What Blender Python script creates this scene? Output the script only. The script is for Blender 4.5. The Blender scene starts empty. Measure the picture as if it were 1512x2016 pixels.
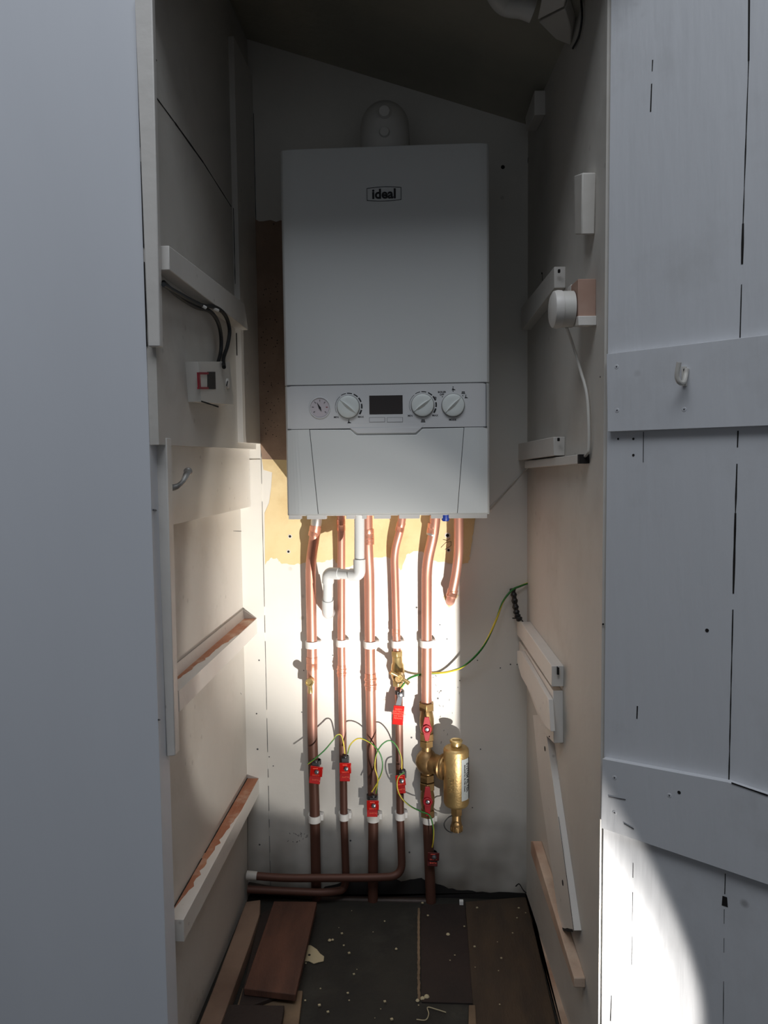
import bpy, bmesh, math, random
from mathutils import Vector, Matrix, noise
random.seed(7)
sc = bpy.context.scene
COL = sc.collection
V = Vector
PI = math.pi

# ------------------------------------------------------------ camera
F_PX = 1513.0
CAM = V((0.0, -1.745, 1.033))
_y, _p, _r = 0.06, 0.07, 0.011
_R0 = V((math.cos(_y), math.sin(_y), 0)); _F0 = V((-math.sin(_y), math.cos(_y), 0))
FW = (_F0*math.cos(_p) - V((0, 0, 1))*math.sin(_p)).normalized()
_U0 = _R0.cross(FW)
RT = _R0*math.cos(_r) - _U0*math.sin(_r)
UP = _U0*math.cos(_r) + _R0*math.sin(_r)
cd = bpy.data.cameras.new('camera'); cam = bpy.data.objects.new('camera', cd); COL.objects.link(cam)
cd.sensor_fit = 'HORIZONTAL'; cd.sensor_width = 36.0; cd.lens = 36.0*F_PX/1512.0; cd.clip_start = 0.02
m = Matrix((RT, UP, -FW)).transposed().to_4x4(); m.translation = CAM; cam.matrix_world = m
sc.camera = cam

def ray(px, py):
    return FW + RT*((px-756.0)/F_PX) - UP*((py-1008.0)/F_PX)
def hit(px, py, o, n):
    d = ray(px, py); return CAM + d*((o-CAM).dot(n)/d.dot(n))
def PY(px, py, y=0.0): return hit(px, py, V((0, y, 0)), V((0, 1, 0)))
def PX(px, py, x): return hit(px, py, V((x, 0, 0)), V((1, 0, 0)))
def PZ(px, py, z=0.0): return hit(px, py, V((0, 0, z)), V((0, 0, 1)))

# ------------------------------------------------------------ materials
def rgb(r, g, b):
    f = lambda c: (c/255/12.92) if c/255 <= .04045 else ((c/255+.055)/1.055)**2.4
    return (f(r), f(g), f(b), 1)
def mat(name, col, rough=.6, metal=0.0, var=.0, vscale=6.0, bump=0.0, bscale=60.0, col2=None, stretch=(1, 1, 1),
        coat=0.0, trans=0.0, emit=None, stain=None, stain_amt=0.0, sscale=3.0, specks=0.0, speck_scale=60, zdark=None, spec=.5):
    mt = bpy.data.materials.new(name); mt.use_nodes = True
    nt = mt.node_tree; N = nt.nodes; L = nt.links; b = N['Principled BSDF']
    b.inputs['Base Color'].default_value = col; b.inputs['Roughness'].default_value = rough
    b.inputs['Metallic'].default_value = metal; b.inputs['Coat Weight'].default_value = coat
    b.inputs['Transmission Weight'].default_value = trans
    b.inputs['Specular IOR Level'].default_value = spec
    geo = N.new('ShaderNodeNewGeometry'); mp = N.new('ShaderNodeMapping'); mp.inputs['Scale'].default_value = stretch
    L.new(geo.outputs['Position'], mp.inputs['Vector'])
    cur = None
    def mix(fac, a, c):
        mx = N.new('ShaderNodeMix'); mx.data_type = 'RGBA'
        L.new(fac, mx.inputs[0])
        for i, s in ((6, a), (7, c)):
            if hasattr(s, 'links'): L.new(s, mx.inputs[i])
            else: mx.inputs[i].default_value = s
        return mx.outputs[2]
    def ramp(src, p0, p1, v1=1.0):
        r = N.new('ShaderNodeMapRange'); r.inputs[1].default_value = p0; r.inputs[2].default_value = p1
        r.inputs[3].default_value = 0; r.inputs[4].default_value = v1; r.clamp = True
        L.new(src, r.inputs[0]); return r.outputs[0]
    cur = col
    if var or col2:
        n = N.new('ShaderNodeTexNoise'); n.inputs['Scale'].default_value = vscale; n.inputs['Detail'].default_value = 6
        L.new(mp.outputs[0], n.inputs['Vector'])
        c2 = col2 or tuple([c*(1-var) for c in col[:3]]+[1])
        cur = mix(ramp(n.outputs[0], .35, .7), cur, c2)
    if stain:
        n = N.new('ShaderNodeTexNoise'); n.inputs['Scale'].default_value = sscale; n.inputs['Detail'].default_value = 8; n.inputs['Roughness'].default_value = .65
        L.new(geo.outputs['Position'], n.inputs['Vector'])
        cur = mix(ramp(n.outputs[0], .5, .75, stain_amt), cur, stain)
    if specks:
        n = N.new('ShaderNodeTexVoronoi'); n.inputs['Scale'].default_value = speck_scale
        L.new(geo.outputs['Position'], n.inputs['Vector'])
        n2 = N.new('ShaderNodeTexNoise'); n2.inputs['Scale'].default_value = speck_scale*.22; L.new(geo.outputs['Position'], n2.inputs['Vector'])
        s1 = ramp(n.outputs['Distance'], .16, .07, 1.0)
        s2 = ramp(n2.outputs[0], .56, .6, specks)
        mu = N.new('ShaderNodeMath'); mu.operation = 'MULTIPLY'; L.new(s1, mu.inputs[0]); L.new(s2, mu.inputs[1])
        cur = mix(mu.outputs[0], cur, rgb(60, 45, 35))
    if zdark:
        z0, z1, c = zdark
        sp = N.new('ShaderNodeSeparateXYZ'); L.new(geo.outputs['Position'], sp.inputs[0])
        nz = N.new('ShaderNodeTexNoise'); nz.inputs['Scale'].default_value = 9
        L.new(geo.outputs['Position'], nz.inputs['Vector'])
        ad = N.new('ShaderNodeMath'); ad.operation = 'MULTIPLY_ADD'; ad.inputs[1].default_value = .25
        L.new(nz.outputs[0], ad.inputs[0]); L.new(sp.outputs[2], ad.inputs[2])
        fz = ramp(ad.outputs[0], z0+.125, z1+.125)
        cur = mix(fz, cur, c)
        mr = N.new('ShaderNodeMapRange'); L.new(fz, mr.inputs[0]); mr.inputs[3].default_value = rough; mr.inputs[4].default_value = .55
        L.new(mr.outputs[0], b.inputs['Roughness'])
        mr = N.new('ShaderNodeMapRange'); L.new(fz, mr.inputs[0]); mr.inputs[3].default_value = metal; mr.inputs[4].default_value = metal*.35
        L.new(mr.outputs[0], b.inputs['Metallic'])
    if hasattr(cur, 'links'): L.new(cur, b.inputs['Base Color'])
    if bump:
        n = N.new('ShaderNodeTexNoise'); n.inputs['Scale'].default_value = bscale; n.inputs['Detail'].default_value = 5
        L.new(mp.outputs[0], n.inputs['Vector'])
        bp = N.new('ShaderNodeBump'); bp.inputs['Strength'].default_value = bump; bp.inputs['Distance'].default_value = .004
        L.new(n.outputs[0], bp.inputs['Height']); L.new(bp.outputs[0], b.inputs['Normal'])
    return mt
M = {}
M['wall'] = mat('cream_wall_paint', rgb(202, 197, 189), .62, var=.07, vscale=5, bump=.25, bscale=25, stain=rgb(150, 138, 122), stain_amt=.3, sscale=6, specks=.2, speck_scale=28)
M['wallback'] = mat('white_wall_paint', rgb(226, 222, 214), .6, var=.06, vscale=5, bump=.3, bscale=22, zdark=(.20, .0, rgb(105, 98, 88)), specks=.25, speck_scale=24)  # foot of the wall coloured darker where the beam fades
M['trim'] = mat('white_gloss_timber', rgb(220, 215, 208), .42, var=.07, vscale=9, bump=.25, bscale=30, specks=.3, speck_scale=40)
M['outer'] = mat('grey_white_paint', rgb(222, 224, 229), .5, var=.06, vscale=3, bump=.2, bscale=18, stretch=(1, 1, .25))
M['door'] = mat('door_board_paint', rgb(212, 213, 216), .5, var=.07, vscale=4, bump=.35, bscale=35, stretch=(1.5, 1.5, .2), stain=rgb(170, 168, 165), stain_amt=.4, sscale=5, specks=.4, speck_scale=22)
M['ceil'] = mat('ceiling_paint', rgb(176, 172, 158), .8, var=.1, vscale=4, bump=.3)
M['plaster'] = mat('bare_plaster', rgb(226, 205, 160), .8, var=.0, col2=rgb(216, 190, 140), vscale=9, bump=.4, bscale=40, stain=rgb(170, 130, 80), stain_amt=.45, sscale=7, zdark=(1.02, 1.35, rgb(140, 98, 80)))  # turns brown upwards, the dimness up there put into the colour
M['plasterd'] = mat('shaded_plaster', rgb(168, 142, 122), .85, col2=rgb(142, 116, 98), vscale=10, bump=.4, bscale=40, specks=1.0, speck_scale=75, stain=rgb(98, 76, 66), stain_amt=.5, sscale=8)  # same bare plaster in the dark beside the boiler, shade painted as brown
M['dark'] = mat('dark_gap', rgb(22, 18, 16), .9)
M['black'] = mat('black_plastic', rgb(26, 27, 28), .45)
M['boiler'] = mat('white_enamel', rgb(214, 215, 213), .32, coat=.25)
M['fascia'] = mat('white_fascia_plastic', rgb(212, 212, 212), .42)
M['flap'] = mat('white_flap', rgb(214, 216, 214), .36, coat=.15)
M['seam'] = mat('seam_grey', rgb(70, 70, 72), .8)
M['ink'] = mat('printed_ink', rgb(28, 28, 30), .6)
M['inkg'] = mat('grey_ink', rgb(80, 80, 82), .6)
M['display'] = mat('display_glass', rgb(44, 36, 33), .18)
M['gauge'] = mat('gauge_dial', rgb(198, 190, 194), .4)
M['knob'] = mat('knob_plastic', rgb(222, 226, 222), .35)
M['flue'] = mat('flue_white', rgb(215, 212, 206), .45)
M['copper'] = mat('copper', rgb(216, 162, 144), .42, metal=.72, col2=rgb(198, 140, 120), vscale=5, zdark=(.52, .36, rgb(96, 62, 50)))  # low runs browner: tarnish, plus the fading light painted in
M['copper2'] = mat('bright_copper_fitting', rgb(232, 172, 148), .33, metal=.78, col2=rgb(210, 142, 118), vscale=20)
M['solder'] = mat('solder', rgb(190, 186, 182), .35, metal=.8)
M['oldpipe'] = mat('blackened_pipe', rgb(58, 46, 40), .5, metal=.4, var=.3, vscale=20, bump=.3)
M['brass'] = mat('brass', rgb(218, 194, 138), .32, metal=.8, col2=rgb(196, 166, 108), vscale=25)
M['brassm'] = mat('matt_brass', rgb(196, 168, 116), .45, metal=.75, col2=rgb(178, 148, 98), vscale=40, bump=.12, bscale=250)
M['brassd'] = mat('aged_brass', rgb(168, 138, 92), .42, metal=.75, col2=rgb(126, 98, 66), vscale=30)
M['pvc'] = mat('white_pvc', rgb(196, 198, 198), .3)
M['clip'] = mat('white_clip_plastic', rgb(228, 226, 222), .45)
M['red'] = mat('red_tag_plastic', rgb(190, 24, 18), .25, coat=.5)
M['redlit'] = mat('red_tag_lettering', rgb(255, 110, 90), .3)
M['redlever'] = mat('red_lever', rgb(150, 12, 26), .35, coat=.3)
M['steel'] = mat('zinc_steel', rgb(170, 172, 176), .3, metal=.9)
M['steeld'] = mat('dull_clamp_metal', rgb(88, 88, 90), .42, metal=.7)
M['wgreen'] = mat('wire_green', rgb(36, 110, 44), .4)
M['wyellow'] = mat('wire_yellow', rgb(214, 190, 60), .4)
M['wood'] = mat('bare_timber', rgb(186, 128, 96), .75, col2=rgb(160, 100, 72), vscale=8, stretch=(6, 1, 6), bump=.3, stain=rgb(215, 200, 180), stain_amt=.7, sscale=14)
M['woodp'] = mat('pink_block_timber', rgb(176, 146, 130), .75, col2=rgb(160, 124, 106), vscale=20)
M['woodpale'] = mat('rubbed_timber', rgb(205, 185, 165), .7, col2=rgb(165, 130, 108), vscale=9, bump=.3, stain=rgb(110, 84, 66), stain_amt=.5, sscale=10)
M['plank'] = mat('reddish_floorboard', rgb(98, 62, 46), .75, col2=rgb(74, 46, 34), vscale=6, stretch=(6, 1, 1), bump=.4, stain=rgb(60, 42, 34), stain_amt=.6, sscale=12)
M['plankd'] = mat('dark_floorboard', rgb(46, 33, 27), .8, col2=rgb(34, 25, 21), vscale=6, bump=.4)
M['plankb'] = mat('brown_board', rgb(72, 56, 40), .8, col2=rgb(54, 42, 31), vscale=7, stretch=(4, 1, 1), bump=.4, stain=rgb(60, 50, 40), stain_amt=.6, sscale=9)
M['plankp'] = mat('pale_board', rgb(128, 106, 82), .8, col2=rgb(92, 74, 57), vscale=12, bump=.3)
M['sole'] = mat('grubby_timber', rgb(140, 116, 98), .8, col2=rgb(105, 82, 68), vscale=7, bump=.4)
M['floor'] = mat('dirty_concrete', rgb(44, 41, 34), .85, col2=rgb(26, 24, 20), vscale=7, bump=.6, bscale=50, stain=rgb(72, 70, 62), stain_amt=.6, sscale=5)
M['scrap'] = mat('old_paper', rgb(186, 172, 138), .8)
M['label'] = mat('white_sticker', rgb(170, 176, 176), .5)
M['blue'] = mat('blue_plastic', rgb(30, 60, 150), .4)
M['redframe'] = mat('dark_red_plastic', rgb(150, 20, 40), .4)
M['hookgrey'] = mat('worn_metal_paint', rgb(176, 174, 170), .4, metal=.3, col2=rgb(90, 86, 80), vscale=60)
M['offwhite'] = mat('aged_white_plastic', rgb(206, 202, 194), .5)

# ------------------------------------------------------------ object helpers
ORI = {}
def new_bm(): return bmesh.new()
def obj(name, bm, mats, parent=None, bevel=0.0, angle=35, bseg=2):
    bmesh.ops.recalc_face_normals(bm, faces=bm.faces)
    if parent is not None: o0 = ORI[parent.name]
    else:
        xs = [v.co for v in bm.verts]
        o0 = V(((min(c.x for c in xs)+max(c.x for c in xs))/2, (min(c.y for c in xs)+max(c.y for c in xs))/2, min(c.z for c in xs)))
    for v in bm.verts: v.co -= o0
    a = math.radians(angle)
    for f in bm.faces: f.smooth = True
    for e in bm.edges:
        if len(e.link_faces) != 2 or e.calc_face_angle(0) > a: e.smooth = False
    me = bpy.data.meshes.new(name); bm.to_mesh(me); bm.free()
    if not isinstance(mats, (list, tuple)): mats = [mats]
    for mm in mats: me.materials.append(M[mm])
    o = bpy.data.objects.new(name, me); COL.objects.link(o)
    if parent is not None: o.parent = parent
    else: o.location = o0
    ORI[o.name] = o0
    if bevel:
        md = o.modifiers.new('edge', 'BEVEL'); md.width = bevel; md.segments = bseg; md.limit_method = 'ANGLE'; md.angle_limit = math.radians(40)
    return o
def tag(o, label=None, cat=None, group=None, kind=None):
    if label: o['label'] = label
    if cat: o['category'] = cat
    if group: o['group'] = group
    if kind: o['kind'] = kind
    return o
def thing(name, loc, label, cat, group=None):
    o = bpy.data.objects.new(name, None); COL.objects.link(o); o.location = loc; o.empty_display_size = .05
    ORI[o.name] = V(loc); return tag(o, label, cat, group)
def struct(name, bm, mats, label=None, cat=None, bevel=0.0, parent=None):
    o = obj(name, bm, mats, parent, bevel)
    if parent is None:
        o['kind'] = 'structure'
        if label: tag(o, label, cat)
    return o

def prism(bm, pts, vec, mi=0, top=None):
    a = [bm.verts.new(p) for p in pts]; b = [bm.verts.new(V(p)+V(vec)) for p in pts]
    n = len(pts); fs = [bm.faces.new(a), bm.faces.new(b)]
    for i in range(n): fs.append(bm.faces.new((a[i], a[(i+1) % n], b[(i+1) % n], b[i])))
    for f in fs: f.material_index = mi
    return fs
def box(bm, lo, hi, mi=0):
    x0, y0, z0 = lo; x1, y1, z1 = hi
    return prism(bm, [(x0, y0, z0), (x1, y0, z0), (x1, y1, z0), (x0, y1, z0)], (0, 0, z1-z0), mi)
def obox(bm, c, ax, ay, az, mi=0):
    c = V(c); ax, ay, az = V(ax), V(ay), V(az)
    return prism(bm, [c-ax-ay-az, c+ax-ay-az, c+ax+ay-az, c-ax+ay-az], az*2, mi)
def basis(d):
    d = V(d).normalized(); h = V((0, 0, 1)) if abs(d.z) < .9 else V((1, 0, 0))
    u = d.cross(h).normalized(); return u, u.cross(d).normalized()
def lathe(bm, o, ax, prof, seg=28, mi=0, caps=True):
    o = V(o); ax = V(ax).normalized(); u, w = basis(ax); rings = []
    for t, r in prof:
        r = max(r, 1e-5)
        rings.append([bm.verts.new(o+ax*t+(u*math.cos(2*PI*i/seg)+w*math.sin(2*PI*i/seg))*r) for i in range(seg)])
    fs = []
    for a, b in zip(rings, rings[1:]):
        for i in range(seg): fs.append(bm.faces.new((a[i], a[(i+1) % seg], b[(i+1) % seg], b[i])))
    if caps: fs.append(bm.faces.new(rings[0])); fs.append(bm.faces.new(rings[-1]))
    for f in fs: f.material_index = mi
    return fs
def hexnut(bm, o, ax, h, r, mi=0, rot=0):
    o = V(o); ax = V(ax).normalized(); u, w = basis(ax)
    pts = [o+(u*math.cos(PI/3*i+rot)+w*math.sin(PI/3*i+rot))*r for i in range(6)]
    return prism(bm, pts, ax*h, mi)
def fillet(pts, rad, n=8):
    pts = [V(p) for p in pts]; out = [pts[0]]
    for i in range(1, len(pts)-1):
        a, b, c = pts[i-1], pts[i], pts[i+1]
        d1 = (a-b); d2 = (c-b); r = min(rad, d1.length*.48, d2.length*.48)
        p, q = b+d1.normalized()*r, b+d2.normalized()*r
        for k in range(n+1):
            t = k/n; out.append(p*(1-t)**2 + b*2*t*(1-t) + q*t*t)
    out.append(pts[-1]); return out
def smooth(pts, n=8):
    pts = [V(p) for p in pts]; P = [pts[0]*2-pts[1]]+pts+[pts[-1]*2-pts[-2]]; out = []
    for i in range(1, len(P)-2):
        a, b, c, d = P[i-1:i+3]
        for k in range(n):
            t = k/n
            out.append(.5*((2*b)+(c-a)*t+(2*a-5*b+4*c-d)*t*t+(3*b-a-3*c+d)*t**3))
    out.append(pts[-1]); return out
def tube(bm, pts, r, seg=20, mi=0, cap=True, stripe=None, rr=None):
    pts = [V(p) for p in pts]; rings = []; u = None; acc = 0
    for i, p in enumerate(pts):
        t = (pts[min(i+1, len(pts)-1)]-pts[max(i-1, 0)]).normalized()
        if u is None: u, _ = basis(t)
        u = (u-t*u.dot(t)).normalized(); w = t.cross(u)
        if i: acc += (p-pts[i-1]).length
        tw = stripe[1]*acc if stripe else 0
        R = rr[i] if rr else r
        rings.append([bm.verts.new(p+(u*math.cos(2*PI*k/seg+tw)+w*math.sin(2*PI*k/seg+tw))*R) for k in range(seg)])
    for a, b in zip(rings, rings[1:]):
        for k in range(seg):
            f = bm.faces.new((a[k], a[(k+1) % seg], b[(k+1) % seg], b[k])); f.material_index = mi
            if stripe and k < seg*stripe[2]: f.material_index = stripe[0]
    if cap:
        for rg in (rings[0], rings[-1]): bm.faces.new(rg).material_index = mi
def text(bm, s, size, o, xd, yd, ext=.0004, bold=0.0, mi=0, align='CENTER'):
    c = bpy.data.curves.new('t', 'FONT'); c.body = s; c.size = size; c.extrude = ext; c.offset = bold; c.align_x = align; c.align_y = 'CENTER'; c.resolution_u = 3
    to = bpy.data.objects.new('t', c); COL.objects.link(to)
    me = bpy.data.meshes.new_from_object(to)
    xd = V(xd).normalized(); yd = V(yd).normalized(); zd = xd.cross(yd)
    mm = Matrix((xd, yd, zd)).transposed().to_4x4(); mm.translation = V(o); me.transform(mm)
    n0 = len(bm.faces); bm.from_mesh(me); bm.faces.ensure_lookup_table()
    for f in bm.faces[n0:]: f.material_index = mi
    bpy.data.objects.remove(to); bpy.data.meshes.remove(me); bpy.data.curves.remove(c)
def ragged(p0, p1, n, amp, drop=0):
    p0, p1 = V(p0), V(p1); d = (p1-p0); return [p0+d*(i/n) + V((random.uniform(-amp, amp), 0, random.uniform(-amp, amp)))*(0 if i in (0, n) else 1) for i in range(n+1)]
def crack(bm, pts, n_out, w, mi=0, thick=.0006, gaps=0.0, jit=.3):
    """thin irregular dark line of width w laid on a surface with outward normal n_out"""
    pts = [V(p) for p in pts]; n_out = V(n_out).normalized()
    for a, b in zip(pts, pts[1:]):
        L = (b-a).length; k = max(1, int(L/.02)); d = (b-a)/k; s = n_out.cross(d).normalized(); lw = w*.5
        for i in range(k):
            if random.random() < gaps: continue
            w1 = w*.5*(1+random.uniform(-jit, jit)); q0 = a+d*i; q1 = a+d*(i+1)
            prism(bm, [q0-s*lw, q1-s*w1, q1+s*w1, q0+s*lw], n_out*thick, mi); lw = w1

# ------------------------------------------------------------ key planes
FLOORZ = 0.0
XL = PY(479, 1200).x                       # lower recess plane of the left wall
XS = PY(513, 880).x                        # seam / post face
XU = XS-.010                               # upper lining
XB = PY(493, 950).x                        # hook board face
YF = -.62                                  # front of the cupboard
XR0 = PY(1038, 1000).x; XR1 = PY(1187, 1000, -.60)
RA = V((XR0, 0, 0)); RB = V((XR1.x, -.60, 0))
RE = (RB-RA).normalized(); RN = V((RE.y, -RE.x, 0)); 
if RN.x > 0: RN = -RN
def RW(px, py, d=0.0): return hit(px, py, RA+RN*d, RN)
KL = .010
NL = V((1, -KL, 0)).normalized()
def LW(px, py, x=None): return hit(px, py, V((XL if x is None else x, 0, 0)), NL)
HN = V((XR1.x+.004, -.605, 0)); DE = V((.795, -.606, 0)).normalized(); DN = V((DE.y, -DE.x, 0))
if DN.y > 0: DN = -DN
def DW(px, py, d=0.0): return hit(px, py, HN+DN*d, DN)
ZT = 2.1
XE = PY(298, 1000, YF).x

# ------------------------------------------------------------ structure
bm = new_bm(); box(bm, (XL-.06, 0, -.05), (XR0+.08, .05, ZT))
# lower left strip board of the back wall
sL, sR = PY(479, 1200), PY(520, 1200)
box(bm, (sL.x, -.003, 0), (XS, .01, PY(500, 905).z))
crack(bm, [V((XS+.001, 0, .02)), V((XS+.001, 0, PY(500, 900).z))], (0, -1, 0), .0009, 2, gaps=.15)
crack(bm, [V((XS+.001, 0, PY(500, 900).z)), V((XS+.001, 0, 1.8))], (0, -1, 0), .0012, 2, gaps=.0)
# nicks, holes and scuffs
for px, py, s in ((990, 329, 6), (527, 1665, 3), (511, 1663, 3), (880, 1258, 2), (1040, 1143, 4), (866, 1230, 2), (810, 1452, 3), (655, 1290, 2),
                  (598, 1320, 2), (594, 1402, 2), (862, 1375, 3), (868, 1360, 2.5), (905, 1340, 2), (985, 1315, 2), (1005, 1308, 2.5), (1018, 1308, 2), (820, 1196, 3),
                  (940, 1300, 2), (946, 1475, 2), (930, 1590, 2), (510, 1300, 2.5), (507, 1475, 3), (505, 1405, 2.5), (538, 1508, 2), (530, 1490, 2), (735, 1660, 3), (690, 1655, 3), (806, 1678, 3)):
    p = PY(px, py, -.0032 if px < 522 else 0)
    lathe(bm, p, (0, -1, 0), [(-.001, s*.0009), (.0004, s*.0007)], 8, 1 if s > 4 else 2)
for i in range(40):
    px = random.gauss(870, 20) if i < 22 else random.gauss(590, 8)
    py = random.uniform(1330, 1470) if i < 22 else random.uniform(1640, 1660)
    p = PY(px, py); a = random.uniform(.3, 2.6); l = random.uniform(.002, .006)
    crack(bm, [p, p+V((math.cos(a), 0, math.sin(a)))*l], (0, -1, 0), .0008, 2)
# dark ragged edge along the floor
zf = 0.0
base = [PY(610, 1770), PY(640, 1745), PY(700, 1728), PY(740, 1722), PY(790, 1735), PY(830, 1728), PY(860, 1740), PY(900, 1752), PY(950, 1755), PY(1035, 1758)]
pp = []
for a, b in zip(base, base[1:]): pp += ragged(a, b, 5, .0025)[:-1]
pp.append(base[-1])
prism(bm, [V((p.x, -.0005, p.z)) for p in pp]+[V((base[-1].x, -.0005, 0)), V((base[0].x, -.0005, 0))], (0, -.001, 0), 1)
crack(bm, smooth([PY(1015, 1745), PY(1022, 1740), PY(1030, 1752), PY(1036, 1758)], 4), (0, -1, 0), .002, 1)
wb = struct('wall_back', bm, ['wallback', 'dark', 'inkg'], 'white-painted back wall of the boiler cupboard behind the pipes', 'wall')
# unpainted plaster area
bm = new_bm()
top = [PY(500, 432), PY(552, 432)]
ed = [PY(940, 990), PY(932, 1050), PY(926, 1090), PY(922, 1108), PY(905, 1112), PY(868, 1106), PY(852, 1104), PY(840, 1088), PY(818, 1085), PY(800, 1092), PY(792, 1118), PY(788, 1123), PY(783, 1108),
      PY(762, 1096), PY(735, 1098), PY(700, 1112), PY(672, 1118), PY(655, 1100), PY(640, 1106), PY(610, 1106), PY(597, 1108), PY(580, 1112), PY(555, 1110), PY(546, 1100), PY(533, 1098), PY(522, 1112)]
pp = []
for a, b in zip(ed, ed[1:]): pp += ragged(a, b, 5, .0018)[:-1]
pp.append(ed[-1])
pp += [PY(521, 1010), PY(530, 990), PY(534, 960), PY(536, 930), PY(519, 925)]
prism(bm, [V((p.x, 0, p.z)) for p in pp]+[PY(515, 900), PY(552, 900), PY(700, 860), PY(940, 880)], (0, -.0006, 0), 0)
for px, py, s in ((571, 1056, 2.6), (568, 1086, 2.4), (881, 1054, 3.4), (883, 1083, 2.6)):
    lathe(bm, PY(px, py), (0, -1, 0), [(0, s*.0021), (.0009, s*.0019)], 12, 1); lathe(bm, PY(px, py), (0, -1, 0), [(0, s*.0012), (.0013, s*.0011)], 10, 2)
for l in ([(868, 1078), (878, 1068), (888, 1066), (888, 1074), (876, 1082)], [(872, 1062), (880, 1064), (886, 1060)]):
    crack(bm, [PY(*q, y=-.0006) for q in l], (0, -1, 0), .0008, 2)
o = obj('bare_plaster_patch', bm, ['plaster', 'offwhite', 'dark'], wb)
o['label'] = 'ochre unpainted plaster with ragged lower edge'
bm = new_bm()  # shaded part of the bare plaster, drawn as its own brown patch
prism(bm, [PY(500, 430)]+ragged(PY(510, 436), PY(552, 434), 4, .003)+[PY(580, 434), PY(580, 906), PY(516, 904), PY(513, 880)], (0, -.0007, 0))
for i in range(70):
    p = PY(random.uniform(518, 548), 480+380*random.random()**.7); lathe(bm, p, (0, -1, 0), [(0, .0012), (.0011, random.uniform(.0006, .0014))], 7, 1)
o = obj('shaded_plaster_patch', bm, ['plasterd', 'dark'], wb); o['label'] = 'speckled plaster beside the boiler, browned to show its shade'

YW = YF+.002
bm = new_bm(); prism(bm, [(XL-.04, YF+.047, 0), (XL-.001, YF+.047, 0), (XL, 0, 0), (XL-.05, 0, 0)], (0, 0, ZT))
zb = LW(480, 1040, XU).z
zpost = PX(490, 872, XS).z
prism(bm, [(XL-.01, YW, zpost-.012), (XU+KL*YW, YW, zpost-.012), (XU, 0, zpost-.012), (XL-.01, 0, zpost-.012)], (0, 0, ZT-zpost))
# cracks in the upper lining
N1 = (1, 0, 0)
crack(bm, [LW(300, 182, XU), LW(345, 243, XU)], N1, .0022, 1); crack(bm, [LW(345, 243, XU), LW(400, 320, XU)], N1, .0035, 1)
crack(bm, [LW(400, 320, XU), LW(455, 407, XU)], N1, .0018, 1)
crack(bm, [LW(302, 115, XU), LW(308, 119, XU)], N1, .003, 1)
# lower scuffs
for a, b in (((443, 1048), (449, 1030)), ((449, 1060), (458, 1061)), ((454, 1045), (475, 1046)), ((413, 1066), (418, 1068)), ((425, 1353), (429, 1341)), ((425, 1353), (438, 1350)), ((428, 1434), (431, 1422)), ((428, 1434), (438, 1433)), ((338, 1080), (350, 1078)), ((473, 1364), (475, 1367))):
    crack(bm, [LW(*a), LW(*b)], N1, .0012, 2)
crack(bm, [LW(487, 1600), LW(488, 1770)], N1, .0016, 1)
wl = struct('wall_left', bm, ['wall', 'dark', 'inkg'], 'cream painted boarding on the left side of the cupboard', 'wall')

bm = new_bm()
prism(bm, [RA, RB, RB-RN*.05, RA-RN*.05+V((0, .0, 0))], (0, 0, ZT))
crack(bm, [RW(1040, 310), RW(1036, 372)], RN, .0015, 1)
for px, py in ((1073, 196), (1072, 190), (1182, 742)): lathe(bm, RW(px, py), RN, [(-.001, .0018), (.0006, .0012)], 8, 1)
crack(bm, [RW(1068, 537), RW(1068, 553)], RN, .0012, 1); lathe(bm, RW(1067, 538), RN, [(-.001, .0025), (.0008, .0022)], 8, 1)
wr = struct('wall_right', bm, ['wall', 'dark'], 'cream painted plywood right side wall of the cupboard', 'wall')

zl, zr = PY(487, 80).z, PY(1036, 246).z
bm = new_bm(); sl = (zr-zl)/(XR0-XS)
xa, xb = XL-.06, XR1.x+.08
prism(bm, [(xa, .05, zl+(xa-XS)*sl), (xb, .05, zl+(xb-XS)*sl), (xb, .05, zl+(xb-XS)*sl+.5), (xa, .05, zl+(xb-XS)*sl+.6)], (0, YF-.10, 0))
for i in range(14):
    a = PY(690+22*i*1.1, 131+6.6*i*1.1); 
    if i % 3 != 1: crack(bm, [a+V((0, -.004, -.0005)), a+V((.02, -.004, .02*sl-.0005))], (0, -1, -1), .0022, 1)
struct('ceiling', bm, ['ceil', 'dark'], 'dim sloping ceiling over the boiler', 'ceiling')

bm = new_bm(); box(bm, (-1.6, -3.2, -.05), (1.8, .02, 0))
fl = struct('floor', bm, 'floor', 'dirty dark concrete floor at the base of the cupboard', 'floor')

# front partition, left of the opening
bm = new_bm(); box(bm, (-1.6, YF, 0), (XE, YF+.045, 2.4))
crack(bm, [V((XE+.0005, YF+.001, PY(262, 0, YF).z)), V((XE+.0005, YF+.001, PY(289, 682, YF).z))], (0, -1, 0), .0028, 1, gaps=.04)
struct('wall_front', bm, ['outer', 'dark'], 'pale blue-grey painted partition filling the left of the view', 'wall', bevel=.006)
bm = new_bm(); box(bm, (XE, YF+.0, 1.72), (1.7, YF+.045, 2.4)); struct('wall_over', bm, 'outer', 'painted header over the cupboard opening', 'wall')

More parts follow.
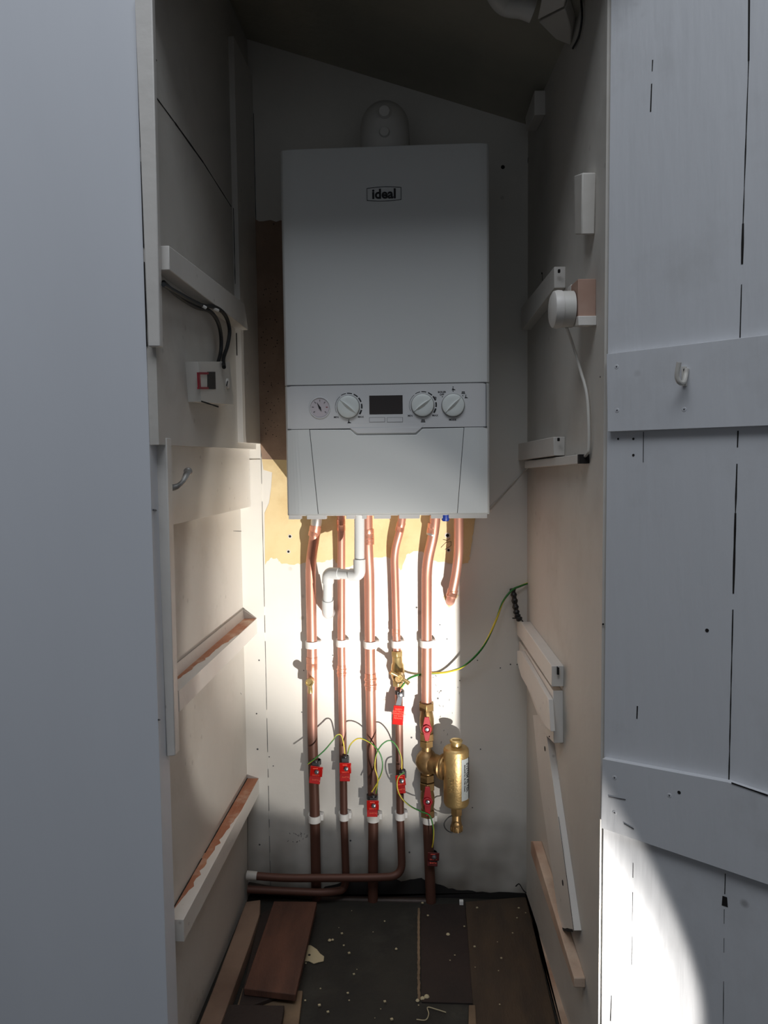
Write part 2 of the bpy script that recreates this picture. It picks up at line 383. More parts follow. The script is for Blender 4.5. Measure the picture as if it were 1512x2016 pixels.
def strip(name, label, tl, tr, bl, br, y, dep):
    bm = new_bm(); prism(bm, [PY(*tl, y=y), PY(*tr, y=y), PY(*br, y=y), PY(*bl, y=y)], (0, dep, 0))
    return struct(name, bm, ['trim'], label, 'trim', bevel=.0015)
strip('trim_1', 'upper white door-stop strip on the edge of the left partition', (264, -20), (299, -20), (291, 682), (316, 682), YF-.012, .012)
strip('trim_2', 'lower white door-stop strip, free standing from the left partition edge', (305, 862), (328, 862), (328, 1490), (345, 1488), YF+.03, .022)
bm = new_bm(); prism(bm, [PY(298, 862, YF+.052), PY(312, 862, YF+.052), PY(326, 1490, YF+.052), PY(314, 1490, YF+.052)], (0, .01, 0))  # strip put into the gap for its brownish shadow
for px, py in ((302, 1004), (312, 1417)):
    tube(bm, [PY(px, py, YF-.001), PY(px+9, py+1, YF+.04)], .0013, 8, 1)
struct('gap_shade_strip', bm, ['woodpale', 'steeld'], 'brown strip standing for the shadow in the gap beside the lower door stop', 'trim')

# ------------------------------------------------------------ left wall joinery
def lprism(bm, pts, x, depth, mi=0): return prism(bm, [LW(px, py, x) for px, py in pts], (-depth, 0, 0), mi)
yp = PX(461, 500, XU).y
bm = new_bm(); zt = 1.88
prism(bm, [(XU-.002, yp, zpost), (XS, yp, zpost), (XS, -.001, zpost), (XU-.002, -.001, zpost)], (0, 0, zt-zpost))
crack(bm, [V((XU+.001, yp-.0006, LW(455, 407, XU).z)), V((XU+.001, yp-.0006, LW(462, 560, XU).z))], (0, -1, 0), .0012, 1)
crack(bm, [V((XU+.001, yp-.0006, LW(462, 655, XU).z)), V((XU+.001, yp-.0006, LW(464, 700, XU).z))], (0, -1, 0), .002, 1)
tag(obj('corner_post', bm, ['trim', 'dark'], bevel=.001), 'tall white painted corner post in the back left corner beside the boiler', 'post')
bm = new_bm(); xr = XS+.014
q = [LW(*a, xr) for a in ((322, 475), (481, 597), (489, 650), (322, 522))]
for i, j in ((0, 1), (3, 2)):
    k = (YF+.003-q[j].y)/(q[i].y-q[j].y); q[i] = q[j]+(q[i]-q[j])*min(1, k)
prism(bm, q, (XU-xr, 0, 0))
tag(obj('wall_batten', bm, 'trim', bevel=.0012), 'white sloping-looking batten high on the left wall with black cables beneath', 'batten')
# hook board
t = thing('hook_board', LW(400, 1000, XL), 'wide white board on the left wall carrying a worn curved coat hook', 'board')
bm = new_bm(); yb0 = PX(300, 900, XB).y
zbt, zbb = LW(493, 880, XB).z, LW(495, 997, XB).z
prism(bm, [(XB, -.004, zbt), (XB-KL*.57, YF+.05, zbt+.016), (XB-KL*.57, YF+.05, zbb+.004), (XB, -.004, zbb)], (XL-XB, 0, 0))
crack(bm, [V((XB, -.01, zbt-.0005)), V((XB, -.14, zbt+.003))], N1, .002, 1, gaps=.1); crack(bm, [LW(300, 858, XB), LW(350, 864, XB)], N1, .0018, 1, gaps=.3)
obj('board', bm, ['trim', 'dark'], t, bevel=.0015)
bm = new_bm(); hb = LW(336, 962, XB)
def HK(px, py, off): return LW(px, py, XB+off)
pts = smooth([HK(327, 958, .002), HK(338, 960, .008), HK(350, 957, .016), HK(361, 947, .022), HK(367, 935, .024), HK(370, 929, .023)], 6)
tube(bm, pts, .005, 12, rr=[.0048+.0006*math.sin(i*.3) for i in range(len(pts))])
lathe(bm, pts[-1]-(pts[-1]-pts[-2]).normalized()*.002, pts[-1]-pts[-3], [(0, .0055), (.0025, .0072), (.006, .0066), (.008, .003)], 14)
obj('coat_hook', bm, 'hookgrey', t)
# rails
def rail(label, pt_in, pt_out, pt_bot, mats, frontpy, back_gap=.002):
    xo = PY(pt_out[0], pt_out[1], -back_gap).x; zt = PY(*pt_out, y=-back_gap).z; zb_ = PY(*pt_bot, y=-back_gap).z
    bm = new_bm()
    box(bm, (XL, YF+.06, zb_), (xo, -back_gap, zt), 0)
    # bare timber top surface with ragged paint edge
    pp = ragged(V((xo-.001, -.004, 0)), V((xo-.001, -.21, 0)), 10, 0) + ragged(V((xo-.004, -.22, 0)), V((XL+.014, -.5, 0)), 22, 0)
    pp = [V((p.x-(random.uniform(0, .008) if i > 8 else 0), p.y, zt)) for i, p in enumerate(pp)]
    pp += [V((XL+.0005, -.55, zt)), V((XL+.0005, -.004, zt))]
    prism(bm, pp, (0, 0, .0004), 1)
    crack(bm, [V((XL+.0012, -.004, zt+.0004)), V((XL+.0012, -.55, zt+.0004))], (0, 0, 1), .0018, 2, gaps=.1)
    return tag(obj('wall_batten', bm, mats, bevel=.0008), label, 'batten'), zt, xo
r1, z1, x1 = rail('middle shelf batten on the left wall, bare brown timber top', (479, 1214), (506, 1217), (506, 1246), ['trim', 'wood', 'dark'], 0)
r2, z2, x2 = rail('lowest shelf batten on the left wall with long reddish timber top', (483, 1530), (510, 1532), (510, 1562), ['trim', 'wood', 'dark'], 0)
bm = new_bm(); zz = PY(479, 1199).z
prism(bm, [(XL, -.004, z1), (XL+.004, -.004, z1), (XL+.001, -.004, zz)], (0, -.55, 0)); 
prism(bm, [(XL, -.0035, z1+.0004), (x1, -.0035, z1+.0004), (XL, -.0035, zz)], (0, -.004, 0))
tag(obj('paint_fillet', bm, 'trim'), 'thin painted fillet strip above the middle left shelf batten', 'trim strip')
# sole timber bottom-left
bm = new_bm(); h = .03
pp = [PZ(484, 1775, h), PZ(513, 1771, h), PZ(511, 1800, h), PZ(492, 1857, h), PZ(439, 2003, h), PZ(415, 2070, h), PZ(370, 2070, h), PZ(418, 1950, h)]
prism(bm, pp, (0, 0, -h))
tag(obj('floor_timber', bm, 'sole', bevel=.002), 'grubby brown timber lying along the foot of the left wall', 'timber')
# switch box
t = thing('fused_switch', LW(425, 800, XU), 'old painted fused switch box with red-framed opening on the left wall', 'switch')
bm = new_bm(); xs = XU+.022
lprism(bm, [(390, 712), (452, 712), (461, 797), (396, 791)], xs, .022)
crack(bm, [LW(396, 790, xs), LW(430, 801, xs)], N1, .0025, 1, gaps=0)
obj('body', bm, ['offwhite', 'dark'], t, bevel=.003)
bm = new_bm(); lprism(bm, [(409, 732), (424, 732), (425, 766), (409, 766)], xs+.0008, .001); obj('opening', bm, 'black', t)
bm = new_bm()
for q in ([(391, 733), (411, 733), (411, 737), (391, 737)], [(391, 762), (411, 762), (411, 766), (391, 766)], [(390, 733), (394, 733), (396, 766), (392, 766)]): lprism(bm, q, xs+.002, .0022)
obj('red_frame', bm, 'redframe', t)
bm = new_bm(); lathe(bm, LW(447, 755, xs), N1, [(0, .0095), (.003, .009), (.004, .006)], 20); 
obox(bm, LW(447, 755, xs+.0045), (.0006, 0, 0), (0, .0045, .0045), (0, -.0006, .0006), 1); obj('dial', bm, ['trim', 'dark'], t)
# cables
for k, (lab, pts) in enumerate((
    ('black cable curving outermost into the top of the fused switch', [(322, 560, .015), (350, 577, .015), (395, 600, .015), (425, 605, .017), (444, 622, .018), (452, 650, .018), (448, 680, .016), (440, 705, .014), (441, 723, .026)]),
    ('black cable on the inside of the loop above the fused switch', [(322, 556, .004), (350, 582, .004), (385, 604, .006), (412, 612, .010), (428, 632, .012), (435, 660, .009), (435, 690, .007), (430, 712, .008)]))):
    bm = new_bm(); tube(bm, smooth([LW(a, b, XU+.004+c) for a, b, c in pts], 6), .0036, 10)
    tag(obj('electric_cable', bm, 'black'), lab, 'cable')
for a, b, lab in (((398, 602), (405, 606), 'small white cable clip under the batten, further from the corner'), ((419, 607), (429, 611), 'small white cable clip under the batten, nearer the bend of the black cables')):
    bm = new_bm(); tube(bm, [LW(*a, XU+.020), LW(*b, XU+.024)], .0028, 8)
    tag(obj('cable_clip', bm, 'clip'), lab, 'clip', 'white clips on the black cables')

# ------------------------------------------------------------ right wall pieces
def rprism(bm, pts, d, mi=0, depth=None): return prism(bm, [RW(px, py, d) for px, py in pts], -RN*((depth or d)), mi)
def rpiece(name, label, cat, pts, d, mats='trim', bev=.0012, extra=None, depth=None):
    bm = new_bm(); rprism(bm, pts, d, 0, depth)
    if extra: extra(bm)
    return tag(obj(name, bm, mats, bevel=bev), label, cat)
def end_slot(px, py, hgt, d):
    def f(bm):
        p = RW(px, py, d); box(bm, (p.x+.004, p.y-.0012, p.z-hgt), (p.x+.008, p.y+.004, p.z), 1)
    return f
rpiece('wall_batten', 'short white batten end high in the right corner under the ceiling', 'batten', [(1034, 232), (1052, 178), (1052, 226), (1036, 258)], .022)
rpiece('wall_batten', 'upper white batten on the right wall beside the round junction box', 'batten', [(1026, 606), (1091, 525), (1091, 567), (1027, 650)], .02, ['trim', 'dark'], .001, end_slot(1094, 530, .006, .02))
rpiece('wall_batten', 'white batten on the right wall just above the cable trunking', 'batten', [(1018, 874), (1090, 860), (1090, 897), (1019, 907)], .02, ['trim', 'dark'], .001, end_slot(1093, 862, .006, .02))
t = thing('cable_trunking', RW(1085, 920, .01), 'narrow white cable trunking with an open end on the right wall', 'trunking')
bm = new_bm(); rprism(bm, [(1033, 908), (1137, 895), (1137, 913), (1033, 922)], .016); obj('channel', bm, 'trim', t, bevel=.0008)
bm = new_bm(); p = RW(1137, 904, .016); rprism(bm, [(1137, 895), (1140.5, 894.5), (1140.5, 912.5), (1137, 913)], .016)
obj('dark_opening', bm, 'dark', t)
rpiece('vertical_batten', 'short upright white batten fixed near the front of the right wall', 'batten', [(1130, 346), (1146, 340), (1144, 462), (1132, 462)], .021, 'wall', .002)
t = thing('mounting_block', RW(1160, 635, .01), 'bare pinkish wooden block with ragged white paint on the right wall', 'block')
def blk(bm, a, b, d, mi=0): return rprism(bm, a, d, mi)
bm = new_bm(); rprism(bm, [(1124, 562), (1138, 549), (1138, 636), (1124, 634)], .027)
fr = bm.faces
obj('block', bm, 'woodp', t, bevel=.001)
bm = new_bm()
rprism(bm, [(1117, 566), (1124, 560), (1124, 642), (1117, 640)], .0272); rprism(bm, [(1122, 626), (1138.5, 622), (1138.5, 641), (1124, 644)], .0276)
obj('painted_edge', bm, 'trim', t, bevel=.001)
t = thing('junction_box', RW(1120, 645, .03), 'round white junction box on the wooden block, right wall', 'junction box')
c = RW(1127, 609, .0285)
bm = new_bm(); lathe(bm, c, RN, [(0, .0275), (.016, .0275), (.018, .0268)], 36); obj('base', bm, 'offwhite', t)
bm = new_bm(); lathe(bm, c, RN, [(.018, .0285), (.024, .0290), (.030, .0275), (.033, .022)], 36); obj('lid', bm, 'trim', t)
bm = new_bm(); cb = c+RN*.009-V((0, 0, .0272))
tube(bm, smooth([cb, RW(1128, 680, .022), RW(1143, 730, .012), RW(1155, 775, .006), RW(1159, 830, .005), RW(1159, 880, .005), RW(1156, 893, .006), RW(1146, 903, .008)], 6), .0024, 10)
tag(obj('white_cable', bm, 'offwhite'), 'thin white cable dropping from the round junction box to the trunking', 'cable')
bm = new_bm(); tube(bm, smooth([PY(962, 1000, -.01), PY(985, 978, -.004), PY(1008, 952, -.004), PY(1034, 926, -.006), RW(1046, 915, .006)], 6), .0016, 8)
tag(obj('white_cable', bm, 'offwhite'), 'faint thin white cable from the boiler bottom right corner to the trunking', 'cable')
# lower right timbers
def slot(bm):
    crack(bm, [RW(1025, 1219, .012), RW(1098, 1316, .012)], (0, 0, 1), .0035, 1, thick=.002, jit=.1)
A = [(1016, 1224), (1025, 1224), (1086, 1311), (1086, 1352), (1023, 1256), (1016, 1247)]
rpiece('slotted_rail', 'slotted white rail on the right wall where the black taped cable ends', 'rail', A, .022, ['trim', 'dark'], .001)
bm = new_bm(); d0 = .022
for a, b in zip((0.012,), (0.0,)):
    q = [RW(1027, 1224, .0135), RW(1086, 1308, .0135)]
    q = [hit(1027, 1221, RA+RN*.012, RN), hit(1098, 1315, RA+RN*.012, RN)]
crack(bm, [q[0]+V((0, 0, .0)), q[1]], (0, 0, 1), .0022, 0, thick=.0012, jit=.1)
p = q[1]; box(bm, (p.x-.0015, p.y-.002, p.z-.012), (p.x+.0025, p.y+.001, p.z+.0008), 0)
ob = obj('cable_slot', bm, 'dark', bpy.data.objects['slotted_rail'])
rpiece('backing_board', 'white backing board with long end grain below the slotted rail', 'board', [(1022, 1262), (1086, 1356), (1089, 1360), (1090, 1463), (1072, 1445), (1022, 1310)], .018, 'trim', .001)
def dd(bm):
    for px, py in ((1076, 1378), (1081, 1386), (1078, 1390), (1053, 1372), (1081, 1450)): 
        lathe(bm, RW(px, py, .026), RN, [(-.001, .002), (.0006, .0012)], 7, 1)
rpiece('lower_rail', 'chipped white rail overlapping the backing board on the right wall', 'rail', [(1018, 1281), (1025, 1281), (1080, 1377), (1084, 1440), (1073, 1430), (1045, 1366), (1026, 1332), (1018, 1303)], .027, ['trim', 'dark'], .001, dd, .0085)
def holes(bm):
    for px, py in ((1073, 1474), (1108, 1738)): lathe(bm, RW(px, py, .0125), RN, [(-.001, .0052), (.0006, .005)], 14, 1)
    crack(bm, [RW(1100, 1608, .0125), RW(1130, 1832, .0125)], RN, .0018, 1); crack(bm, [RW(1103, 1829, .0125), RW(1128, 1832, .0125)], RN, .005, 1)
rpiece('leaning_board', 'long thin white board leaning down the right wall with two screw holes', 'board', [(1049, 1408), (1062, 1408), (1075, 1440), (1090, 1550), (1130, 1832), (1103, 1830), (1063, 1550)], .0125, ['trim', 'dark'], .0008, holes)
rpiece('wall_batten', 'rubbed timber batten low on the right wall behind the foot of the leaning board', 'batten', [(1045, 1656), (1049, 1656), (1130, 1926), (1130, 1945), (1045, 1680)], .019, 'woodpale', .0015)
bm = new_bm()
pp = [PZ(1042, 1768, .014), PZ(1120, 2080, .014)]
e = [RA+RN*.0+V((0, -.002, .014)), RB+V((0, 0, .014))]
prism(bm, [pp[0], pp[1], V((e[1].x-.002, pp[1].y, .014)), e[0]+RN*.002], (0, 0, -.014))
tag(obj('floor_timber', bm, 'woodpale', bevel=.0015), 'pale rubbed floor strip along the foot of the right wall', 'timber')
# black taped cable tail
bm = new_bm(); pts = smooth([PY(1009, 1158, -.012), PY(1012, 1175, -.016), PY(1015, 1195, -.018), PY(1018, 1210, -.02), PY(1023, 1220, -.03)], 6)
tube(bm, pts, .006, 12, rr=[.0062+.0014*math.sin(i*1.7) for i in range(len(pts))])
tube(bm, [PY(1018, 1217, -.03), PY(1009, 1217, -.034)], .0015, 6)
tag(obj('taped_cable', bm, 'black'), 'stub of cable wrapped in black tape above the slotted rail', 'cable')
# fitting high up at the right
CN = V((-sl, 0, 1)).normalized()
def CE(px, py, off=0.0): return hit(px, py, V((XS, 0, zl))-CN*off, CN)
bm = new_bm(); tube(bm, smooth([CE(962, -60, .020), CE(975, -18, .020), CE(995, 8, .020), CE(1028, 14, .020), CE(1050, 22, .020)], 6), .017, 20)
tag(obj('waste_pipe', bm, 'flue'), 'dim white curved pipe at the ceiling top right', 'pipe')
t = thing('ceiling_block', CE(1085, 60, .03), 'dim painted wooden blocks beside the curved pipe at the ceiling', 'block')
bm = new_bm(); prism(bm, [CE(*q, .030) for q in ((1074, -40), (1122, -40), (1110, 14), (1058, 40))], CN*.029); obj('upper_block', bm, 'trim', t, bevel=.002)
bm = new_bm(); prism(bm, [CE(*q, .024) for q in ((1060, 44), (1112, 18), (1124, 58), (1124, 90), (1094, 78))], CN*.023); obj('lower_block', bm, 'wall', t, bevel=.002)
bm = new_bm(); tube(bm, smooth([RW(1142, -20, .004), RW(1146, 30, .004), RW(1140, 70, .004), RW(1128, 95, .004)], 6), .0018, 8)
tag(obj('black_cable', bm, 'black'), 'thin dark cable hanging by the ceiling blocks at the top right', 'cable')

# ------------------------------------------------------------ door on the right
bm = new_bm(); zt_ = 2.2; z0_ = .01
def DPt(s, z, d=0): return HN+DE*s+DN*d+V((0, 0, z))
prism(bm, [DPt(0, z0_), DPt(.75, z0_), DPt(.75, z0_, -.02), DPt(0, z0_, -.02)], (0, 0, zt_))
def seam(a, b, w, g): crack(bm, [DW(*a), DW(*b)], DN, w, 1, gaps=g, thick=.0004, jit=.5)
seam((1475, -10), (1474, 120), .0022, .0); seam((1474, 120), (1463, 440), .0012, .25); seam((1463, 440), (1460, 560), .0022, .35); seam((1460, 560), (1457, 665), .001, .1)
seam((1453, 848), (1448, 1010), .0018, .1); seam((1448, 1010), (1443, 1200), .0022, .1); seam((1443, 1200), (1435, 1540), .0013, .05); seam((1428, 1720), (1427, 1760), .001, .3)
seam((1285, 118), (1284, 140), .0014, 0); seam((1283, 165), (1281, 220), .0014, .1); seam((1267, 850), (1266, 940), .0008, .2); seam((1265, 1000), (1264, 1035), .0012, .1); seam((1255, 1390), (1254, 1415), .0018, 0)
seam((1247, 1670), (1244, 1900), .0006, .3); seam((1204, 1960), (1202, 2010), .0010, .1); seam((1427, 1765), (1427, 1784), .006, 0); seam((1426, 1790), (1424, 2016), .0006, .2)
for px, py, r in ((1217, 864, .0018), (1247, 864, .002), (1247, 896, .0022), (1392, 1241, .003), (1187, 1229, .0015)): lathe(bm, DW(px, py), DN, [(-.001, r), (.0006, r*.8)], 8, 1)
door = struct('door_1', bm, ['door', 'dark'], 'white painted plank door with two ledges standing open at the right', 'door')
def ledge(pts, d, screws, lab, ex=None):
    bm = new_bm(); prism(bm, [DW(px, py, d) for px, py in pts], -DN*(d+.0005))
    for px, py in screws:
        lathe(bm, DW(px, py, d), DN, [(-.001, .0035), (.0004, .0032)], 12, 0); lathe(bm, DW(px, py, d), DN, [(-.001, .0014), (.0008, .0012)], 8, 1)
    if ex: ex(bm)
    o = obj('ledge', bm, ['door', 'inkg', 'dark'], door, bevel=.0015); o['label'] = lab
ledge([(1194, 697), (1560, 653), (1560, 836), (1196, 850)], .010, [(1214, 722), (1215, 808), (1347, 806)], 'upper door ledge carrying a plastic hook')
def lx(bm):
    crack(bm, [DW(1440, 1541, .0105), DW(1512, 1566, .0105)], DN, .002, 2, gaps=.1)
    crack(bm, [DW(1198, 1568, .0105), DW(1232, 1574, .0105)], DN, .0012, 1, gaps=.2); crack(bm, [DW(1228, 1621, .0105), DW(1248, 1632, .0105)], DN, .0015, 1, gaps=.2)
    lathe(bm, DW(1337, 1560, .010), DN, [(-.001, .0026), (.0006, .0024)], 8, 2)
ledge([(1186, 1494), (1433, 1540), (1560, 1582), (1560, 1758), (1183, 1630)], .010, [(1210, 1531), (1210, 1600), (1318, 1566)], 'lower door ledge', lx)
bm = new_bm(); d = .010
pts = smooth([DW(1352, 726, d+.002), DW(1350, 738, d+.004), DW(1346, 752, d+.012), DW(1338, 753, d+.022), DW(1333, 740, d+.026), DW(1337, 713, d+.028)], 6)
tube(bm, pts, .0032, 10); prism(bm, [DW(1343, 722, d), DW(1352, 722, d), DW(1352, 760, d), DW(1344, 760, d)], DN*.003)
lathe(bm, DW(1348, 728, d+.003), DN, [(0, .002), (.0012, .0018)], 8, 1)
o = obj('plastic_hook', bm, ['offwhite', 'steeld'], door); o['label'] = 'small translucent white plastic hook'

# ------------------------------------------------------------ boiler
YB = -.278
BL, BR = PY(557, 650, YB).x, PY(964, 650, YB).x
ZB, ZTp = PY(763, 1014, YB).z, PY(756, 287, YB).z
BC = (BL+BR)/2
boil = thing('boiler', (BC, YB/2, ZB), 'tall white wall-hung gas boiler with dials and display on its front', 'boiler')
def ye(x):           # softly curved front in plan
    u = min(x-BL, BR-x); 
    if u < .004: return .010-.006*(u/.004)
    if u < .026: return .004*(1-(u-.004)/.022)**1.5
    return 0.0
def xs_list(a, b):
    base = [BL, BL+.001, BL+.0025, BL+.004, BL+.008, BL+.014, BL+.020, BL+.026, BR-.026, BR-.020, BR-.014, BR-.008, BR-.004, BR-.0025, BR-.001, BR]
    return [a]+[x for x in base if a < x < b]+[b]
def plate(bm, a, b, z0, z1, proud, thick=.003, mi=0):
    X = xs_list(a, b)
    fr = [V((x, YB+ye(x)-proud, z0)) for x in X]; bk = [V((x, YB+ye(x)-proud+thick, z0)) for x in reversed(X)]
    prism(bm, fr+bk, (0, 0, z1-z0), mi)
zp1 = PY(762, 756, YB).z; zp0 = PY(762, 842.5, YB).z     # fascia band
bm = new_bm()
X = xs_list(BL, BR); fr = [V((x, YB+ye(x), zp1)) for x in X]+[V((BR, -.012, zp1)), V((BL, -.012, zp1))]
prism(bm, fr, (0, 0, ZTp-zp1))
obj('front_casing', bm, 'boiler', boil, bevel=.0015)
bm = new_bm()
X = xs_list(BL, BR); fr = [V((x, YB+ye(x)+.0015, ZB)) for x in X]+[V((BR, -.012, ZB)), V((BL, -.012, ZB))]
prism(bm, fr, (0, 0, zp1-.0008-ZB)); obj('lower_casing', bm, 'boiler', boil)
# lip under the casing
bm = new_bm(); zlip = PY(763, 1021.5, YB+.01).z
for a, b in ((566, 590), (602, 640), (680, 697), (712, 720), (735, 768), (785, 826), (848, 872), (884, 960)):
    box(bm, (PY(a, 1015, YB).x, YB+.012, zlip), (PY(b, 1015, YB).x, YB+.03, ZB))
box(bm, (BL+.006, -.03, zlip+.002), (BR-.004, -.012, ZB)); box(bm, (BL+.006, YB+.03, ZB-.003), (BR-.006, -.012, ZB))
obj('bottom_bracket', bm, 'fascia', boil, bevel=.0006)
bm = new_bm(); p = PY(877, 1023, -.2); lathe(bm, p+V((0, 0, .02)), (0, 0, -1), [(0, .008), (.02, .008), (.023, .006)], 16)
o = obj('valve_cap', bm, 'blue', boil); o['label'] = 'blue plastic cap peeping out below the casing'
# fascia with a bulge
fa, fb = PY(565, 800, YB).x, PY(957, 800, YB).x
bm = new_bm(); plate(bm, max(fa, BL+.0005), fb, zp0, zp1-.0012, .0012)
pb = .006
bpts = [PY(683, 834, YB), PY(690, 844, YB), PY(704, 853, YB), PY(818, 852, YB), PY(830, 842, YB), PY(838, 834, YB)]
prism(bm, [V((p.x, YB-.0012, p.z)) for p in bpts], (0, -.0002, 0))
prism(bm, [V((p.x, YB+.002, p.z)) for p in [PY(690, 843, YB)]+[PY(704, 853, YB), PY(818, 852, YB)]+[PY(830, 842, YB)]], (0, -.0048, 0))
fas = obj('control_panel', bm, 'fascia', boil, bevel=.0006)
# lower side cheeks and flap
bm = new_bm(); zc = zp0-.0010
ft = [PY(610, 846, YB), PY(690, 846, YB), PY(702, 857, YB), PY(820, 856, YB), PY(832, 844, YB), PY(913, 842, YB), PY(900, 1012, YB), PY(627, 1012, YB)]
ft = [V((p.x, YB-.0012, min(p.z, zc))) for p in ft]; ft[-1].z = ft[-2].z = ZB+.003
prism(bm, ft, (0, .004, 0)); flp = obj('drop_down_flap', bm, 'flap', boil, bevel=.0008)
g = .0010
for side in (-1, 1):
    bm = new_bm()
    if side < 0: q = [(BL+.004, zc), (ft[0].x-g, zc), (ft[-1].x-g, ZB+.003), (BL+.004, ZB+.003)]
    else: q = [(ft[5].x+g, zc), (BR-.004, zc), (BR-.004, ZB+.003), (ft[6].x+g, ZB+.003)]
    # build in columns so that it follows the soft edge
    ks = 8
    for i in range(ks):
        t0, t1 = i/ks, (i+1)/ks
        def at(t, top):
            a, b = (q[0], q[1]) if top else (q[3], q[2]); x = a[0]+(b[0]-a[0])*t; return V((x, YB+ye(x)-.0012, a[1]))
        prism(bm, [at(t0, 1), at(t1, 1), at(t1, 0), at(t0, 0)], (0, .003, 0))
    bmesh.ops.remove_doubles(bm, verts=bm.verts, dist=1e-5)
    obj('side_cheek', bm, 'flap', boil)
bm = new_bm(); 
for x_, za, zb2 in ((BL+.002, ZB, zp0), ):
    pass
# dark lines behind the gaps
YS = YB+.0012
box(bm, (BL+.006, YS-.0004, zp1-.0014), (fb, YS+.003, zp1+.0001)); box(bm, (BL+.005, YS-.0004, zc-.0003), (BR-.005, YS+.003, zp0+.0003))
for a, b in ((ft[0], ft[-1]), (ft[5], ft[6])):
    prism(bm, [V((a.x-.002, YS-.0006, a.z)), V((a.x+.002, YS-.0006, a.z)), V((b.x+.002, YS-.0006, b.z)), V((b.x-.002, YS-.0006, b.z))], (0, .002, 0))
box(bm, (fb-.0002, YB-.0011, zp0), (fb+.0006, YB+.006, zp1))
o = obj('panel_gap', bm, 'seam', boil); o['label'] = 'thin dark gap between the front panels'
# badge
yf = YB-.0004; EX = (1, 0, 0); EZ = (0, 0, 1)
def FP(px, py, d=0.0): return PY(px, py, YB-d)
bm = new_bm()
cA = FP(756, 382); hw = (FP(790, 382).x-FP(722, 382).x)/2; hh = (FP(756, 368).z-FP(756, 397).z)/2
def outline(s):
    P = []
    for i in range(13): t = -1+2*i/12; P.append((t*hw-s*(1 if t > 0 else -1)*(abs(t) == 1), hh-.0015*t*t*1.4-s))
    for i in range(13): t = 1-2*i/12; P.append((t*hw-s*(1 if t > 0 else -1)*(abs(t) == 1), -hh+.0015*t*t*1.4+s))
    return P
o1, o2 = outline(0), outline(.0009)
for i in range(len(o1)):
    j = (i+1) % len(o1)
    prism(bm, [V((cA.x+a, YB+.0002, cA.z+b)) for a, b in (o1[i], o1[j], o2[j], o2[i])], (0, -.0009, 0))
text(bm, 'ideal', .0245, V((cA.x, YB-.0006, cA.z-.0005)), EX, EZ, .0003, .00075)
tilt = V((cA.x, 0, cA.z))
o = obj('logo_badge', bm, 'ink', boil); o['label'] = 'outlined badge with dark lowercase lettering'
# pressure gauge
t0 = FP(630, 803); R0 = .0206
bm = new_bm(); lathe(bm, V((t0.x, YB-.001, t0.z)), (0, -1, 0), [(-.002, R0), (.0015, R0), (.0022, R0-.0006), (.0022, R0-.0018), (.0010, R0-.0022)], 40, caps=False)
gau = obj('pressure_gauge', bm, 'fascia', boil)
bm = new_bm(); lathe(bm, V((t0.x, YB-.001, t0.z)), (0, -1, 0), [(-.001, R0-.002), (.0008, R0-.002)], 40)
lathe(bm, V((t0.x, YB-.0014, t0.z)), (0, -1, 0), [(0, R0-.0016), (.0006, R0-.0016), (.0006, R0-.0024), (0, R0-.0024)], 40, 1, caps=False)
for k in range(7):
    a = math.radians(215-k*42); c = V((t0.x+math.cos(a)*.0135, YB-.0022, t0.z+math.sin(a)*.0135)); 
    obox(bm, c, (math.cos(a)*.0017, 0, math.sin(a)*.0017), (0, .0003, 0), (-math.sin(a)*.0005, 0, math.cos(a)*.0005), 2 if k == 5 else 1)
obj('dial_face', bm, ['gauge', 'inkg', 'redframe'], gau)
bm = new_bm(); a = math.radians(118); dx, dz = math.cos(a), math.sin(a); c = V((t0.x, YB-.0026, t0.z))
prism(bm, [c+V((dx*.012, 0, dz*.012)), c+V((-dz*.0017, 0, dx*.0017)), c-V((dx*.007-dz*-.0014, 0, dz*.007+dx*.0014)), c-V((dx*.007, 0, dz*.007)), c-V((-dz*.0017, 0, dx*.0017))], (0, -.0006, 0))
lathe(bm, c, (0, -1, 0), [(0, .0022), (.0012, .0018)], 14); obj('needle', bm, 'ink', gau)
# knobs
def knob(px, py, R, ang, arcs):
    c = FP(px, py); c = V((c.x, YB-.0012, c.z))
    bm = new_bm(); lathe(bm, c, (0, -1, 0), [(-.001, R+.0008), (.0006, R+.0008)], 44); kb = obj('control_knob', bm, 'inkg', boil)
    bm = new_bm(); lathe(bm, c, (0, -1, 0), [(0, R), (.004, R), (.0062, R-.0012), (.0072, R-.004), (.0074, R*.5)], 44); obj('knob_face', bm, 'knob', kb)
    bm = new_bm(); a = math.radians(ang); d = V((math.cos(a), 0, math.sin(a))); n = V((-d.z, 0, d.x)); L = R*.93
    top = []; 
    c2 = c+V((0, -.0072, 0))
    for s, w, h in ((-1, .0004, 0), (-.5, .0034, .003), (0, .0042, .0045), (.5, .0034, .003), (1, .0004, 0)):
        top.append((s, w, h))
    rings = [[bm.verts.new(c2+d*(L*s)+n*w), bm.verts.new(c2+d*(L*s)+V((0, -h, 0))+n*w*.25), bm.verts.new(c2+d*(L*s)-n*w)] for s, w, h in top]
    for r0, r1_ in zip(rings, rings[1:]):
        for k in range(3): bm.faces.new((r0[k], r0[(k+1) % 3], r1_[(k+1) % 3], r1_[k]))
    obj('grip', bm, 'knob', kb)
    bm = new_bm()
    for k in range(arcs[0]):
        pass
    return c
def ringseg(bm, c, r0, r1_, a0, a1, n=8, mi=0):
    for i in range(n):
        t0_, t1_ = a0+(a1-a0)*i/n, a0+(a1-a0)*(i+1)/n
        P = [V((c.x+math.cos(math.radians(t))*r, c.y-.0001, c.z+math.sin(math.radians(t))*r)) for t, r in ((t0_, r0), (t1_, r0), (t1_, r1_), (t0_, r1_))]
        prism(bm, P, (0, -.0002, 0), mi)
PR = []
